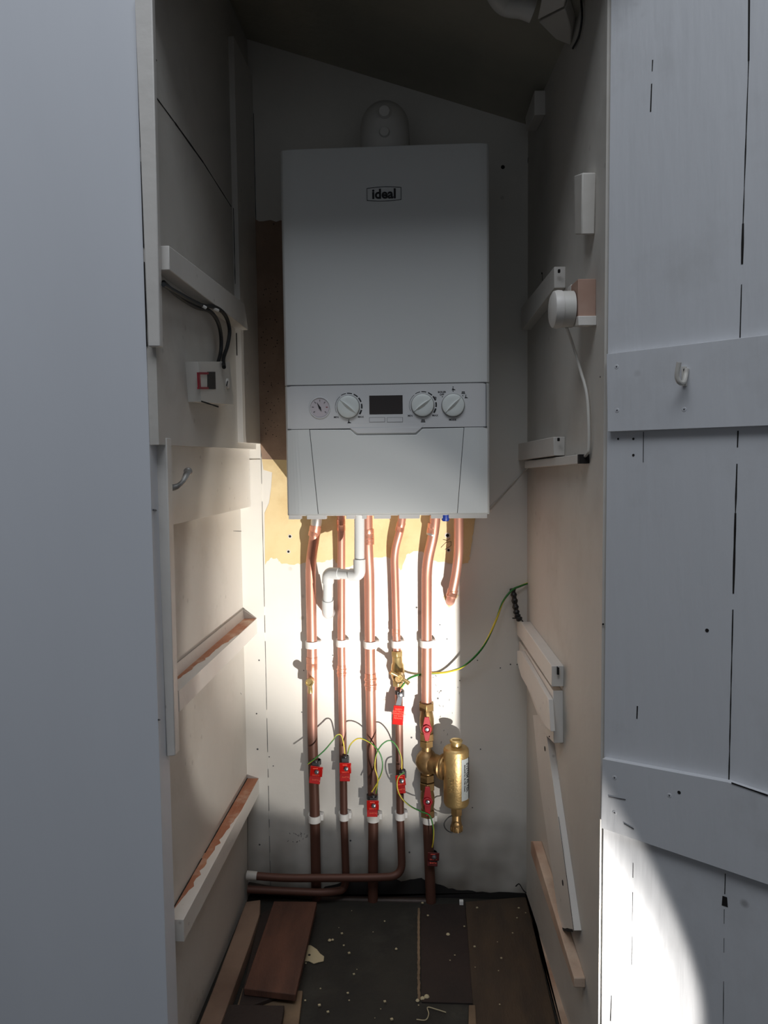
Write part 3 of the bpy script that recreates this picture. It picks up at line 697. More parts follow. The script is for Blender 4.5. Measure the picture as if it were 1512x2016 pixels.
for px, py, ang in ((686, 801, -40), (832, 798, 36)):
    c = knob(px, py, .0213, ang, (6,))
    prn = new_bm(); ringseg(prn, c, .0248, .0254, 205, 128, 12)
    for k, (a0, a1) in enumerate(((122, 100), (95, 74), (66, 46), (40, 20), (12, -8), (-14, -34))): ringseg(prn, c, .0250-.0002*k, .0262+.0003*min(k, 3), a0, a1, 5)
    text(prn, 'MIN', .0052, V((c.x-.0235, c.y, c.z-.0195)), EX, EZ, .0002, .0001); text(prn, 'MAX', .0052, V((c.x+.0235, c.y, c.z-.0195)), EX, EZ, .0002, .0001)
    PR.append(prn)
def tap_icon(c, s):
    box(prn, (c.x-.0004*s, c.y-.0002, c.z-.001*s), (c.x+.0004*s, c.y+.0001, c.z+.0036*s)); box(prn, (c.x-.0012*s, c.y-.0002, c.z+.003*s), (c.x+.0012*s, c.y+.0001, c.z+.0037*s))
    prism(prn, [V((c.x-.0016*s, c.y, c.z+.001*s)), V((c.x+.002*s, c.y, c.z-.0012*s)), V((c.x+.0042*s, c.y, c.z-.002*s)), V((c.x+.0042*s, c.y, c.z-.003*s)), V((c.x-.003*s, c.y, c.z-.003*s)), V((c.x-.0012*s, c.y, c.z-.001*s))], (0, -.0002, 0))
def rad_icon(c, s):
    for k in range(5): prism(prn, [V((c.x+(k-2)*.0014*s-.0005*s, c.y, c.z+.0024*s)), V((c.x+(k-2)*.0014*s+.0005*s, c.y, c.z+.0024*s)), V((c.x+(k-2)*.0017*s+.0005*s, c.y, c.z-.0024*s)), V((c.x+(k-2)*.0017*s-.0005*s, c.y, c.z-.0024*s))], (0, -.0002, 0))
    box(prn, (c.x-.0046*s, c.y-.0002, c.z-.0028*s), (c.x+.0046*s, c.y+.0001, c.z-.0019*s)); box(prn, (c.x-.0034*s, c.y-.0002, c.z+.0019*s), (c.x+.0034*s, c.y+.0001, c.z+.0026*s))
P_ = lambda px, py: V((FP(px, py).x, YB-.0014, FP(px, py).z))
prn = PR[0]; tap_icon(P_(687, 830), 1.0); prn = PR[1]; rad_icon(P_(833, 828.5), .95); text(prn, 'e', .0105, P_(857, 783), EX, EZ, .0002, .0001)
prn = new_bm(); PR.append(prn)
knob(892, 798, .0213, 44, (0,))
text(prn, 'BOILER', .0047, P_(870, 772), EX, EZ, .0002, .0001); text(prn, 'OFF', .0047, P_(870, 777), EX, EZ, .0002, .0001)
text(prn, 'MODE', .0048, P_(891, 826.5), EX, EZ, .0002, .0001); tap_icon(P_(892, 765), 1.0); rad_icon(P_(912, 773), .8); tap_icon(P_(917, 781), .9)
for a in ((892, 770), (871, 781), (911, 779)): lathe(prn, P_(*a), (0, -1, 0), [(0, .0010), (.0003, .0009)], 10)
for prn in PR: obj('printed_markings', prn, 'ink', fas)
bm = new_bm(); a, b = FP(727, 779), FP(793, 815); box(bm, (a.x, YB-.0018, b.z), (b.x, YB, a.z)); obj('display', bm, 'display', boil, bevel=.0004)
for a_, b_ in (((727, 822), (758, 831)), ((762, 822), (793, 831))):
    bm = new_bm(); a, b = FP(*a_), FP(*b_)
    box(bm, (a.x, YB-.0015, b.z), (b.x, YB, a.z), 1); box(bm, (a.x+.0005, YB-.0020, b.z+.0005), (b.x-.0005, YB, a.z-.0005), 0)
    obj('push_button', bm, ['fascia', 'ink'], boil)
# flue
bm = new_bm(); fc = PY(757, 285, -.16); zc_ = PY(757, 248, -.16).z; fr_ = .0485
tube(bm, fillet([(fc.x, -.16, ZTp-.004), (fc.x, -.16, zc_+.012), (fc.x, -.03, zc_+.012), (fc.x, 0.0, zc_+.012)], .06, 10), fr_, 32)
fo = obj('flue_elbow', bm, 'flue', boil); fo['label'] = 'white flue elbow on top of the casing'
bm = new_bm(); 
for px, py, r in ((757, 222, .0115), (757, 262, .010)): lathe(bm, PY(px, py, -.16-fr_*.93), (0, -1, 0), [(-.015, r), (.006, r), (.009, r-.0015)], 22)
obj('test_cap', bm, 'flue', fo)

# ------------------------------------------------------------ pipes
RP22, RP15 = .0118, .0089
YP = -.0185
def pipe(name, label, pts, r, parts=(), mat_='copper', rad=.05, group=None, loc=None):
    w = [PY(px, py, y) for px, py, y in pts]
    t = thing(name, w[-1] if loc is None else loc, label, 'pipe', group)
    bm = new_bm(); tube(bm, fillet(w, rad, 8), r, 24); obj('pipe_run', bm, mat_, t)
    for kind, px, py0, py1, y, dr, mt, *ax in parts:
        a, b = PY(ax[0] if ax else px, py0, y), PY(px, py1, y if len(ax) < 2 else ax[1])
        d = b-a; L = d.length; bm = new_bm(); R = r+dr
        if kind == 'sleeve': lathe(bm, a, d, [(0, r), (.0005, R), (L*.45, R), (L*.5, R-.0006), (L*.55, R), (L-.0005, R), (L, r)], 26)
        elif kind == 'coupling': lathe(bm, a, d, [(0, r), (.0006, R), (L*.28, R), (L*.32, R+.0014), (L*.40, R+.0014), (L*.44, R), (L*.62, R), (L*.66, R+.0014), (L*.74, R+.0014), (L*.78, R), (L-.0006, R), (L, r)], 26)
        elif kind == 'joint': lathe(bm, a, d, [(0, r+.0002), (L*.5, R), (L, r+.0002)], 24)
        obj({'sleeve': 'solder_sleeve', 'coupling': 'pipe_coupling', 'joint': 'solder_joint'}[kind], bm, mt, t)
    return t
def spd(t, bm, name, mt): return obj(name, bm, mt, t)
p1 = pipe('copper_pipe', 'thick copper pipe furthest left with a small brass drain cock', [(624, 1008, -.036), (620, 1052, -.032), (611, 1110, -.02), (614, 1262, YP), (615, 1450, YP), (620, 1610, YP), (623, 1775, YP)], RP22, [
    ('sleeve', 617.5, 1036, 1056, -.032, .0012, 'copper2', 621.5, -.031), ('joint', 622, 1018, 1034, -.035, .001, 'solder', 623.5, -.034), ('sleeve', 614, 1293, 1318, YP, .0012, 'copper2')])
bm = new_bm(); c = PY(614, 1335, YP)
lathe(bm, c+V((0, -.008, 0)), (0, -1, 0), [(0, .0070), (.022, .0070), (.0225, .0092), (.030, .0092), (.0315, .0078), (.0315, .006), (.029, .0055)], 22)
lathe(bm, c+V((0, -.026, -.006)), (0, 0, -1), [(0, .0048), (.009, .0048), (.010, .0055), (.021, .0055), (.0215, .003)], 18)
dc = obj('drain_cock', bm, 'brass', p1); dc['label'] = 'small polished brass drain cock'
p2 = pipe('copper_pipe', 'second pipe from the left, thin copper behind the white waste pipe, turning at floor', [(671, 1008, -.026), (672, 1045, -.024), (672, 1120, YP), (672, 1266, YP), (677, 1610, YP), (681, 1722, YP), (679, 1752, YP-.004), (640, 1758, YP-.028), (488, 1751, YP-.028)], RP15, [
    ('sleeve', 671.5, 1022, 1045, -.0255, .0010, 'copper2', 671, -.024), ('coupling', 672.5, 1309, 1332, YP, .0010, 'copper2')], rad=.028)
p3 = pipe('copper_pipe', 'middle thick copper pipe directly right of the white waste pipe', [(723, 1008, -.032), (724, 1080, -.029), (727, 1130, YP-.003), (728, 1268, YP), (731, 1450, YP), (735, 1610, YP), (734, 1790, YP)], RP22, [
    ('sleeve', 725.5, 1041, 1060, -.030, .0008, 'copper2', 725), ('sleeve', 725.5, 1060, 1072, -.029, .0010, 'copper2'), ('coupling', 730, 1325, 1358, YP, .0012, 'copper2', 729)])
p4 = pipe('copper_pipe', 'thin tarnished copper pipe from the brass tap down, bending left along the floor', [(785, 1350, YP), (786, 1450, YP), (788, 1610, YP), (792, 1725, YP-.014), (735, 1728, YP-.030), (560, 1729, YP-.030), (486, 1723, YP-.030)], RP15, rad=.042)
p4b = pipe('copper_pipe', 'thin copper pipe dropping with a kink from the boiler to the brass tap', [(793, 1008, -.030), (789, 1040, -.029), (776, 1086, -.022), (778, 1150, YP), (781, 1268, YP), (781.5, 1281, YP)], RP15, [
    ('sleeve', 785.5, 1028, 1047, -.028, .0010, 'copper2', 790.5, -.029), ('sleeve', 780, 1238, 1252, YP, .0006, 'copper2')], rad=.042)
p5 = pipe('copper_pipe', 'thick copper pipe feeding the red-levered valves and brass filter', [(858, 1008, -.036), (854, 1050, -.032), (840, 1110, -.02), (840, 1265, YP), (839.5, 1384, YP)], RP22, [
    ('sleeve', 851, 1030, 1050, -.032, .0012, 'copper2', 854, -.031), ('joint', 850, 1049, 1054, -.031, .001, 'solder', 851)])
p5b = pipe('copper_pipe', 'dark tarnished pipe from the lower red valve down into the floor', [(842, 1605, YP), (843, 1640, YP), (849, 1790, YP)], RP22)
p6 = pipe('copper_pipe', 'short copper pipe furthest right that elbows into the wall', [(903, 1008, -.045), (903, 1090, -.042), (898, 1130, -.036), (888, 1178, -.024), (886, 1184, .004)], .0105, [
    ('sleeve', 888, 1160, 1176, -.026, .0014, 'copper2', 892, -.030)], rad=.02)
bm = new_bm(); q = ragged(PY(873, 1176), PY(884, 1196), 5, .002)+ragged(PY(890, 1192), PY(903, 1172), 5, .002)+[PY(890, 1168), PY(878, 1168)]
prism(bm, [V((p.x, 0, p.z)) for p in q], (0, -.0012, 0)); o = obj('broken_plaster', bm, 'plaster', wb)
# black boxing behind low pipes
bm = new_bm(); tube(bm, [PY(487, 1745, -.012), PY(640, 1772, -.014)], .010, 14)
tube(bm, [PY(640, 1772, -.014), PY(850, 1776, -.014)], .010, 14)
tag(obj('old_iron_pipe', bm, 'oldpipe'), 'blackened old pipe lying along the floor at the back wall', 'pipe')
bm = new_bm(); lathe(bm, PY(486, 1723, YP-.030), PY(511, 1725, YP-.030)-PY(486, 1723, YP-.030), [(0, RP15+.0012), (.024, RP15+.0010)], 18)
o = obj('paint_splash', bm, 'offwhite', p4); o['label'] = 'white paint on the end of the pipe'

# white waste pipe
wp = thing('waste_pipe', PY(645, 1210, -.03), 'white plastic condensate pipe with elbows hanging from the boiler', 'pipe')
yw = -.13
A_ = [PY(707.5, 1008, yw), PY(707.5, 1132, yw), PY(646, 1128, yw+.03), PY(645, 1208, -.05), PY(650, 1205, 0.002)]
rw = .0108
bm = new_bm(); tube(bm, fillet(A_, .016, 8), rw, 24); obj('pipe_run', bm, 'pvc', wp)
def elbow(pts, rad=.016, r=rw+.0022):
    bm = new_bm(); f = fillet(pts, rad, 8); tube(bm, f, r, 24); obj('elbow', bm, 'pvc', wp)
def lerp(a, b, t): return a+(b-a)*t
elbow([lerp(A_[1], A_[0], .25), A_[1], lerp(A_[1], A_[2], .28)]); elbow([lerp(A_[2], A_[1], .36), A_[2], lerp(A_[2], A_[3], .22)])
elbow([lerp(A_[3], A_[2], .36), A_[3], lerp(A_[3], A_[4], .75)])

# ------------------------------------------------------------ clips
def clip(px, py, r, label, grp):
    c = PY(px, py, YP); R = r+.0026; w = .0078
    t = thing('pipe_clip', (c.x, 0, c.z), label, 'pipe clip', grp)
    bm = new_bm(); seg = 26
    inner, outer = [], []
    for i in range(seg+1):
        a = math.radians(-145+290*i/seg)-PI/2
        d = V((math.cos(a), math.sin(a), 0)); inner.append(c+d*(r+.0003)); outer.append(c+d*R)
    for i in range(seg):
        prism(bm, [inner[i]-V((0, 0, w)), inner[i+1]-V((0, 0, w)), outer[i+1]-V((0, 0, w)), outer[i]-V((0, 0, w))], (0, 0, 2*w))
    bmesh.ops.remove_doubles(bm, verts=bm.verts, dist=1e-6)
    obj('ring', bm, 'clip', t)
    bm = new_bm(); box(bm, (c.x-R*.8, c.y+r*.8, c.z-w), (c.x+R*.8, -.0005, c.z+w)); box(bm, (c.x+R*.55, c.y+r*.25, c.z-w*.9), (c.x+R+.0055, c.y+r+.006, c.z+w*.9))
    box(bm, (c.x-R-.002, c.y+r*.45, c.z-w*.9), (c.x-R*.55, c.y+r+.006, c.z+w*.9))
    obj('base', bm, 'clip', t, bevel=.0008)
for i, (px, py, r, nm) in enumerate(((614, 1269, RP22, 'furthest left thick copper pipe'), (672, 1266, RP15, 'second copper pipe from the left'), (729, 1269, RP22, 'middle thick copper pipe'), (781, 1268, RP15, 'thin copper pipe just above the brass tap'), (840, 1267, RP22, 'copper pipe above the upper red valve'))):
    clip(px, py, r, 'upper white plastic clip on the '+nm, 'upper row of white pipe clips')
for i, (px, py, r, nm) in enumerate(((619.5, 1611, RP22, 'furthest left thick pipe, well above the floor'), (677.5, 1607, RP15, 'second pipe from the left, in shade'), (735, 1609, RP22, 'middle thick pipe, right under its red tag'), (788, 1606, RP15, 'thin pipe that bends left'), (844, 1613, RP22, 'pipe beneath the lower red valve'))):
    clip(px, py, r, 'lower white plastic clip on the '+nm, 'lower row of white pipe clips')

# ------------------------------------------------------------ brass tap on pipe 4
t = thing('gas_tap', PY(783, 1350, YP), 'brass lever tap with diagonal handle on the thin copper pipe', 'valve')
bm = new_bm(); c0 = PY(781.5, 1281, YP); dn = (PY(784, 1350, YP)-c0).normalized()
mmp = lambda px: px*1.71/F_PX
hexnut(bm, c0, dn, mmp(11), .0135); lathe(bm, c0, dn, [(mmp(11), .0105), (mmp(14), .0115), (mmp(24), .0115), (mmp(28), .014), (mmp(40), .0155), (mmp(52), .0155), (mmp(58), .013), (mmp(62), .0115)], 26)
hexnut(bm, c0+dn*mmp(60), dn, mmp(12), .0132)
obj('valve_body', bm, 'brass', t, bevel=.0008)
bm = new_bm(); cc = PY(786, 1330, YP); cc = V((cc.x, YP-.014, cc.z))
lathe(bm, cc+V((0, .006, 0)), (0, -1, 0), [(0, .0135), (.010, .0135), (.0115, .012), (.012, .0095), (.0125, .0085), (.020, .008)], 26)
obj('spindle', bm, 'brassd', t)
bm = new_bm(); cc2 = PY(787.5, 1333.5, -.062); a = math.radians(-32); d = V((math.cos(a), 0, math.sin(a)))
tube(bm, [cc2-d*.0245+V((0, -.005, 0)), cc2-d*.010, cc2+d*.010, cc2+d*.0235+V((0, -.005, 0))], .0035, 12, rr=[.0048, .0038, .0038, .0048])
lathe(bm, cc2+V((0, .016, 0)), (0, -1, 0), [(0, .0075), (.018, .0075), (.020, .006), (.020, .004), (.0185, .0035), (.0185, .0018), (.020, .0015)], 24)
obj('lever_handle', bm, 'brass', t)

# ------------------------------------------------------------ valves + filter on pipe 5
def red_valve(label, px, pytop, pybot, lev0, lev1, nut0, nut1):
    a, b = PY(px, pytop, YP), PY(px+1, pybot, YP); d = (b-a); L = d.length; d.normalize()
    t = thing('isolating_valve', b, label, 'valve')
    bm = new_bm(); hexnut(bm, a, d, mmp(15), .0185); lathe(bm, a, d, [(mmp(14), .0125), (mmp(20), .0145), (L*.5-.006, .0165), (L*.5+.006, .0165), (L-mmp(18), .0145), (L-mmp(13), .0125)], 26)
    hexnut(bm, b-d*mmp(14), d, mmp(14), .0175)
    obj('valve_body', bm, 'brassd', t, bevel=.001)
    c = (PY(px+1, (lev0+lev1)/2, YP)); c = V((c.x, YP-.014, c.z)); hl = (PY(px, lev0, YP-.04).z-PY(px, lev1, YP-.04).z)/2
    bm = new_bm(); lathe(bm, c, (0, -1, 0), [(0, .0085), (.020, .0085)], 18); obj('stem', bm, 'brassd', t)
    bm = new_bm(); cl = c+V((0, -.022, 0))
    P = []
    for k in range(25):
        an = 2*PI*k/25-PI/2; s = math.sin(an); co = math.cos(an)
        r = .0115; z = s*r; x = co*r
        if abs(s) > .80: z = math.copysign(hl, s); x = co*.0085
        P.append(cl+V((x, 0, z)))
    prism(bm, P, (0, -.004, 0))
    lathe(bm, cl+V((0, -.002, 0)), (0, -1, 0), [(0, .0105), (.006, .010), (.006, .0065), (.003, .006)], 22)
    obj('lever', bm, 'redlever', t, bevel=.0008)
    bm = new_bm(); lathe(bm, cl+V((0, -.004, 0)), (0, -1, 0), [(0, .0042), (.003, .0042), (.0035, .003), (.0035, .0016), (.002, .0014)], 16); obj('screw', bm, 'steel', t)
red_valve('upper brass isolating valve with red butterfly lever above the filter', 839.5, 1383, 1456, 1400, 1447, 0, 0)
red_valve('lower brass isolating valve with red butterfly lever below the filter', 841, 1539, 1606, 1534, 1592, 0, 0)
fil = thing('magnetic_filter', PY(895, 1587, -.06), 'brass magnetic system filter canister at the right of the pipes', 'filter')
yF = -.062
a, b = PY(839.5, 1456, YP), PY(841, 1537, YP); d = (b-a); L = d.length; d.normalize()
bm = new_bm(); hexnut(bm, a+d*.001, d, mmp(12), .0165); lathe(bm, a, d, [(mmp(11), .012), (mmp(22), .012), (mmp(26), .017), (mmp(34), .0235), (mmp(46), .0265), (mmp(58), .0235), (mmp(66), .017), (mmp(69), .0125), (L-mmp(13), .0125)], 30)
hexnut(bm, b-d*mmp(14), d, mmp(13.5), .0175)
cb_ = PY(842, 1500, YP); cf = PY(898, 1500, yF)
dd_ = (V((cf.x, yF, cb_.z))-cb_); Ld = dd_.length
lathe(bm, cb_, dd_, [(0, .019), (.012, .0225), (Ld-.040, .0215), (Ld-.038, .0285), (Ld-.034, .0295), (Ld-.031, .0265), (Ld-.0285, .0295), (Ld-.0255, .0285), (Ld-.024, .024), (Ld, .024)], 34)
obj('tee_body', bm, 'brassd', fil)
bt, bb = PY(898, 1470, yF), PY(898, 1587, yF); H = bt.z-bb.z; Rf = .0285
ctr = V((bt.x, yF, bb.z))
bm = new_bm(); lathe(bm, ctr, (0, 0, 1), [(0, .010), (.001, Rf*.72), (.004, Rf*.90), (.010, Rf), (H-.008, Rf), (H-.004, Rf*.97), (H-.001, Rf*.86), (H, .012)], 44)
can = obj('canister', bm, 'brassm', fil)
bm = new_bm(); lathe(bm, ctr+V((0, 0, H)), (0, 0, 1), [(-.002, .0115), (.009, .0115), (.010, .0135), (.0145, .0145), (.016, .013), (.016, .0105)], 28)
obox(bm, ctr+V((0, 0, H+.0165)), (.0085, 0, 0), (0, .0022, 0), (0, 0, .0012)); obj('top_cap', bm, 'brass', fil)
bm = new_bm(); hexnut(bm, ctr+V((0, 0, .001)), (0, 0, -1), mmp(17), .0135)
lathe(bm, ctr, (0, 0, -1), [(mmp(16), .0095), (mmp(19), .0105), (mmp(30), .0105), (mmp(34), .0115), (mmp(46), .0132), (mmp(50), .012), (mmp(51), .008)], 26)
for k in range(14):
    an = 2*PI*k/14; obox(bm, ctr+V((math.cos(an)*.0128, math.sin(an)*.0128, -mmp(45))), (math.cos(an)*.0012, math.sin(an)*.0012, 0), (-math.sin(an)*.0011, math.cos(an)*.0011, 0), (0, 0, .0055))
lathe(bm, ctr+V((0, -.008, -mmp(33))), (0, -1, 0), [(0, .0062), (.006, .0062), (.007, .004)], 18)
obj('drain_valve', bm, 'brassd', fil)
bm = new_bm(); tube(bm, smooth([ctr+V((-.010, -.006, -mmp(17))), ctr+V((-.019, -.010, -mmp(20))), ctr+V((-.0275, -.012, -mmp(30))), ctr+V((-.026, -.012, -mmp(40))), ctr+V((-.018, -.012, -mmp(47))), ctr+V((-.009, -.012, -mmp(49)))], 6), .0013, 8)
obj('retaining_strap', bm, 'black', fil)
# curved label and embossed letters
bm = new_bm(); n = 10; a0, a1 = math.radians(-68), math.radians(-14); r = Rf+.0005
zt1, zb1 = H-.020, H*.17
for i in range(n):
    t0_, t1_ = a0+(a1-a0)*i/n, a0+(a1-a0)*(i+1)/n
    P = [ctr+V((math.cos(t)*q, math.sin(t)*q, zb1)) for t, q in ((t0_, Rf-.0005), (t1_, Rf-.0005), (t1_, r), (t0_, r))]
    prism(bm, P, (0, 0, zt1-zb1))
bmesh.ops.remove_doubles(bm, verts=bm.verts, dist=1e-6)
for j, (an, sz, s) in enumerate(((-36, .0100, 'SYSTEM FILTER'), (-52, .0055, 'MAGNETIC FILTER 22mm'))):
    t = math.radians(an); nn = V((math.cos(t), math.sin(t), 0)); text(bm, s, sz, ctr+nn*(r+.0002)+V((0, 0, (zt1+zb1)/2+.004)), (0, 0, -1), V((-math.sin(t), math.cos(t), 0)), .0002, .0001, 1)
lb = obj('label_sticker', bm, ['label', 'ink'], can)
bm = new_bm(); t = math.radians(-112); nn = V((math.cos(t), math.sin(t), 0)); text(bm, 'ideal', .018, ctr+nn*(Rf+.0002)+V((0, 0, H*.42)), (0, 0, 1), V((math.sin(t), -math.cos(t), 0)), .0006, .0003)
obj('embossed_lettering', bm, 'brassm', can)

# ------------------------------------------------------------ earth clamps
def clamp(px, py, rp, label, tagc, tags, tilt=0.0, two=True, long_=False):
    c = PY(px, py, YP); t = thing('earth_clamp', (c.x, YP, c.z), label, 'earth clamp', 'red tagged earth clamps on the pipes')
    bm = new_bm(); lathe(bm, c+V((0, 0, -.005)), (0, 0, 1), [(0, rp), (0, rp+.0016), (.010, rp+.0016), (.010, rp)], 24, caps=False)
    box(bm, (c.x-.004, YP-rp-.011, c.z-.006), (c.x+.012, YP-rp+.002, c.z+.006))
    lathe(bm, V((c.x+.004, YP-rp-.005, c.z+.004)), (0, 0, 1), [(0, .0042), (.006, .0042), (.007, .003)], 14)
    obj('clamp_band', bm, 'steeld', t, bevel=.0006)
    yt = YP-rp-.013
    tc = PY(tagc[0], tagc[1], yt); w, h = tags[0]*.5*1.68/F_PX, tags[1]*.5*1.68/F_PX
    R = Matrix.Rotation(tilt, 3, 'Y')
    bm = new_bm(); X = R @ V((w, 0, 0)); Z = R @ V((0, 0, h))
    if two:
        obox(bm, tc+Z*.42, X, (0, .0012, 0), Z*.56); 
        obox(bm, tc-Z*.55-X*.12+V((0, .003, 0)), X*.88, (0, .0012, 0), Z*.45+V((0, .002, 0)))
    else: obox(bm, tc, X, (0, .0012, 0), Z)
    tg = obj('warning_tag', bm, 'red', t, bevel=.0012); tg['label'] = 'translucent red plastic warning tag'
    bm = new_bm()
    zd = Z.normalized(); xd = X.normalized()
    if long_:
        for k, s in enumerate(('SAFETY', 'ELECTRICAL', 'CONNECTION', 'DO NOT', 'REMOVE')): text(bm, s, .0048, tc+zd*(h*.62-k*.0052)+V((0, -.0013, 0)), xd, zd, .0002, .00005)
    else:
        box(bm, (tc.x-w*.45, yt-.0016, tc.z+h*.72), (tc.x+w*.35, yt-.001, tc.z+h*.80)); text(bm, 'SAFETY', .0050, tc+zd*(-h*.0)+V((0, -.0013, 0)), xd, zd, .0002, .00005)
        text(bm, 'EARTH', .0050, tc+zd*(-h*.55)+V((0, .0005, 0)), xd, zd, .0008, .00005)
    obj('tag_lettering', bm, 'redlit', tg)
    bm = new_bm()
    if not long_:
        lathe(bm, V((tc.x+w*.15, yt, tc.z+h*.38)), (0, -1, 0), [(0, .0052), (.003, .0052), (.003, .0035), (.006, .0035), (.0065, .002)], 16)
    else:
        lathe(bm, V((c.x+.004, YP-rp-.008, c.z)), (.3, -1, 0), [(0, .006), (.006, .006), (.007, .004)], 6); 
        s0 = tc+zd*h; prism(bm, [V((c.x-.002, yt+.004, c.z-.004)), V((c.x+.009, yt+.004, c.z-.004)), s0+xd*.004+V((0, .001, 0)), s0-xd*.008+V((0, .001, 0))], (0, .0008, 0))
    obj('clamp_screw', bm, 'steel', t)
    return t
clamp(621, 1500, RP22, 'red tagged earth clamp on the furthest left thick pipe', (622, 1526), (26, 38), .12)
clamp(678, 1492, RP15, 'red tagged earth clamp on the second pipe, with two wires meeting', (680, 1520), (24, 40), .0)
clamp(733, 1568, RP22, 'lowest of the bright red tags, on the middle thick pipe just above its clip', (734, 1592), (25, 36), .0)
clamp(786, 1362, RP15, 'hanging red tag with raised lettering just below the brass tap', (784, 1408), (22, 40), .1, False, True)
clamp(790, 1520, RP15, 'small red tagged earth clamp low on the thin pipe, half behind a wire', (789.5, 1544), (20, 40), -.1)
M['redold'] = M['red']
M['red'] = mat('dusty_red_plastic', rgb(92, 26, 24), .6)
clamp(850, 1682, RP22, 'dark dusty red earth clamp at the bottom of the filter pipe', (853, 1692), (24, 30), .05)

# ------------------------------------------------------------ earth wires
def wire(label, pts, r=.0022):
    bm = new_bm(); tube(bm, smooth([PY(a, b, c) for a, b, c in pts], 10), r, 12, 0, True, (1, 38, .35))
    tag(obj('earth_wire', bm, ['wgreen', 'wyellow']), label, 'wire', 'green and yellow earth wires')
wire('green and yellow wire arching between the two leftmost red clamps', [(606, 1504, -.065), (622, 1492, -.064), (640, 1476, -.060), (655, 1458, -.055), (664, 1447, -.052), (672, 1449, -.050), (677, 1468, -.050), (679, 1484, -.050)], .0015)
wire('green and yellow wire from the second clamp over to the middle pipe', [(684, 1484, -.052), (690, 1466, -.052), (705, 1454, -.055), (724, 1459, -.060), (742, 1474, -.062), (752, 1495, -.062), (752, 1518, -.062), (742, 1542, -.060), (732, 1559, -.056)], .0015)
wire('green and yellow loop from the middle pipe over to the thin pipe', [(740, 1562, -.058), (744, 1535, -.062), (738, 1510, -.063), (741, 1485, -.063), (752, 1466, -.062), (767, 1458, -.058), (780, 1468, -.052), (790, 1492, -.050), (791, 1514, -.050)], .0015)
wire('green and yellow wire running from the thin pipe down to the lowest clamp', [(796, 1520, -.054), (784, 1530, -.060), (782, 1550, -.062), (790, 1570, -.062), (808, 1587, -.060), (830, 1598, -.060), (846, 1606, -.062), (853, 1630, -.060), (853, 1655, -.056), (851, 1668, -.052)], .0016)
wire('thick green and yellow wire sweeping from the brass tap up to the right wall', [(790, 1354, -.050), (798, 1343, -.048), (806, 1335, -.020), (822, 1329, -.0038), (840, 1326.5, -.0034), (862, 1325, -.0038), (885, 1322, -.016), (915, 1310, -.035), (950, 1275, -.045), (975, 1225, -.04), (990, 1185, -.03), (1008, 1162, -.02), (1024, 1154, -.012), (1040, 1148, -.006)], .0024)
bm = new_bm(); tube(bm, [PY(790, 1354, -.050), PY(788, 1362, -.052)], .0012, 8); o = obj('bare_wire_end', bm, 'copper2', bpy.data.objects['earth_wire.004'])

# ------------------------------------------------------------ floor clutter
def board(label, pts, z, th, mt, bev=.0015, cracks=()):
    bm = new_bm(); prism(bm, [PZ(a, b, z) for a, b in pts], (0, 0, -th))
    tag(obj('floorboard', bm, mt, bevel=bev), label, 'board')
board('reddish brown plank lying on the floor at the left', [(539, 1774), (624, 1775), (582, 1958), (480, 1946)], .034, .014, 'plank')
board('thin darker plank under the reddish brown plank', [(512, 1800), (540, 1784), (545, 1960), (468, 1990)], .019, .009, 'plankd')
board('pale offcut board under the end of the reddish plank', [(478, 1944), (596, 1950), (583, 2060), (440, 2060)], .010, .010, 'plankp')
board('dark board corner at the bottom left of the floor', [(449, 1977), (560, 1979), (545, 2070), (405, 2070)], .024, .014, 'plankd')
board('wide brown board on the floor at the right', [(916, 1775), (1036, 1765), (1108, 2070), (938, 2070)], .006, .006, 'plankb')
board('short pale board end at the bottom right', [(923, 1978), (936, 1978), (941, 2070), (921, 2070)], .009, .009, 'plankp')
board('narrow dark floor strip between the seams behind the debris', [(828, 1782), (915, 1778), (934, 1975), (830, 1972)], .003, .003, 'plankd', .0005)
bm = new_bm()
ns = [PZ(824.5+random.uniform(-.6, .6), 1790+10*i, .0005) for i in range(19)]
for a, b in zip(ns, ns[1:]): prism(bm, [a-V((.002, 0, 0)), b-V((.003, 0, 0)), b+V((.003, 0, 0)), a+V((.002, 0, 0))], (0, 0, .003))
tag(obj('mortar_ridge', bm, 'plankp'), 'thin pale ridge line running forward across the floor', 'ridge')
bm = new_bm(); P = [PZ(a, b, .0015) for a, b in ((603, 1862), (612, 1862), (624, 1870), (630, 1878), (638, 1884), (637, 1893), (627, 1895), (618, 1898), (608, 1893), (600, 1893))]
prism(bm, P, (0, 0, .0012)); lathe(bm, PZ(609, 1880, .003), (0, 0, 1), [(0, .003), (.0003, .0028)], 10, 1)
tag(obj('paper_scrap', bm, ['scrap', 'dark']), 'torn buff scrap with a hole beside the reddish plank', 'scrap')
bm = new_bm(); p = PZ(908, 1778, 0); obox(bm, p+V((0, -.01, .008)), (.0045, 0, 0), (0, .0045, 0), (0, 0, .0045)); 
tag(obj('white_cube', bm, 'clip', bevel=.0005), 'tiny white plastic cube at the foot of the back wall', 'debris')
bm = new_bm()
for i in range(38):
    p = PZ(random.uniform(600, 1070), random.uniform(1775, 2010), .006); s = random.uniform(.0006, .0022)
    obox(bm, V((p.x, p.y, .0068+s*.3)), (s, s*.4, 0), (-s*.4, s*.8, 0), (0, 0, s*.5))
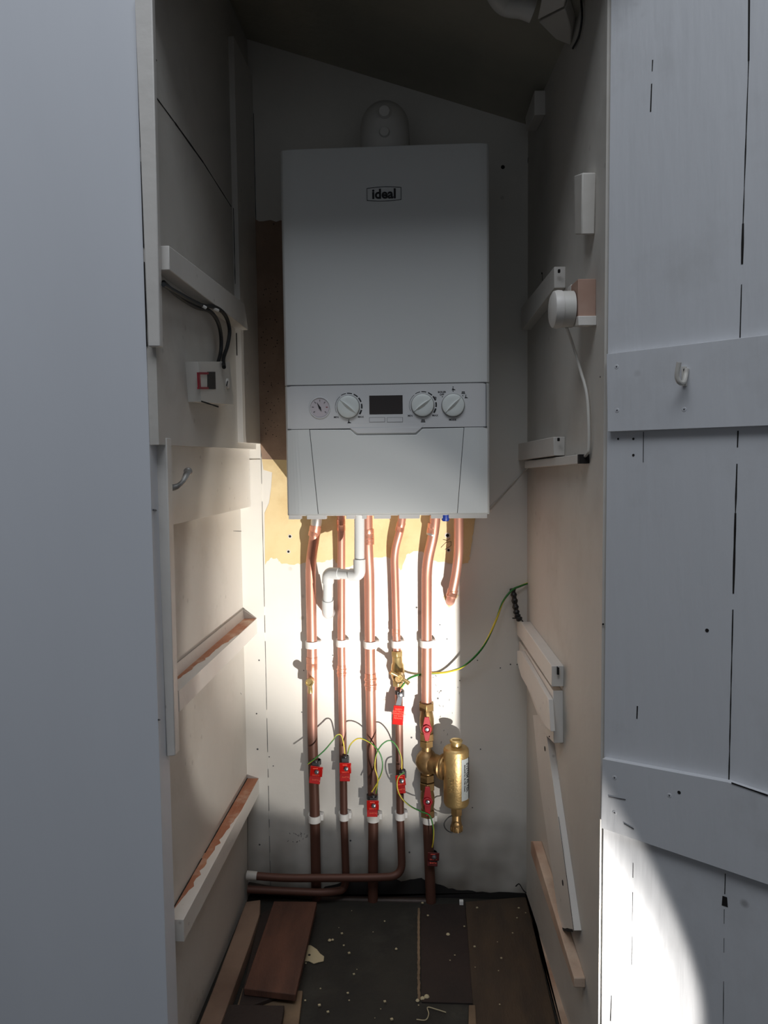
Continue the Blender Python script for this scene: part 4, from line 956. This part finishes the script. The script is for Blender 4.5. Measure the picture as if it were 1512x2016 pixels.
for px, py, s in ((649, 1853, .004), (655, 1852, .003), (882, 1842, .005), (780, 1870, .003), (822, 1972, .004), (840, 1965, .006), (832, 1968, .005)):
    p = PZ(px, py, 0); lathe(bm, V((p.x, p.y, .002)), (0, 0, 1), [(0, s), (s*.5, s*.7), (s*.8, s*.2)], 7)
ob_ = tag(obj('plaster_crumbs', bm, 'scrap'), 'pale crumbs and chips scattered over the dark floor', 'debris', kind='stuff')
bm = new_bm(); tube(bm, smooth([PZ(820, 2007, .004), PZ(838, 2008, .005), PZ(844, 1996, .008), PZ(842, 1983, .006), PZ(862, 1988, .006), PZ(878, 1993, .005)], 6), .0009, 6)
tag(obj('string_offcut', bm, 'scrap'), 'curled pale bit of string on the floor near the front', 'debris')

# ------------------------------------------------------------ light
w = bpy.data.worlds.new('world'); sc.world = w; w.use_nodes = True
bg = w.node_tree.nodes['Background']; bg.inputs[0].default_value = (.70, .76, .86, 1); bg.inputs[1].default_value = .075
def area(name, loc, tgt, sx, sy, e, col):
    l = bpy.data.lights.new(name, 'AREA'); l.shape = 'RECTANGLE'; l.size = sx; l.size_y = sy; l.energy = e; l.color = col
    o = bpy.data.objects.new(name, l); COL.objects.link(o); o.location = loc
    o.rotation_euler = (V(tgt)-V(loc)).to_track_quat('-Z', 'Y').to_euler(); return o
area('daylight', (-.2, -2.1, 3.5), (0, -.5, 1.0), 2.4, 1.3, 40, (.86, .92, 1.0))
area('front_fill', (.0, -3.6, .8), (0, -.5, .8), 2.4, 1.4, 2.4, (.84, .91, 1.0))  # added frontal fill to brighten panels and boiler, no actual lamp there
LP = V((.41, -1.084, .012)); TG = PY(683, 1209)
def spot(name, e, ang, blend, col, tgt, rad=.006):
    l = bpy.data.lights.new(name, 'SPOT'); l.energy = e; l.spot_size = math.radians(ang); l.spot_blend = blend; l.color = col; l.shadow_soft_size = rad
    o = bpy.data.objects.new(name, l); COL.objects.link(o); o.location = LP
    o.rotation_euler = (V(tgt)-LP).to_track_quat('-Z', 'Y').to_euler(); return o
spot('lamp_spill', 22, 44, .22, (1.0, .96, .90), TG)
spot('lamp_beam', 140, 35, 1.0, (1.0, .96, .90), PY(705, 1170))
sc.view_settings.view_transform = 'Standard'; sc.view_settings.look = 'None'; sc.view_settings.exposure = 0
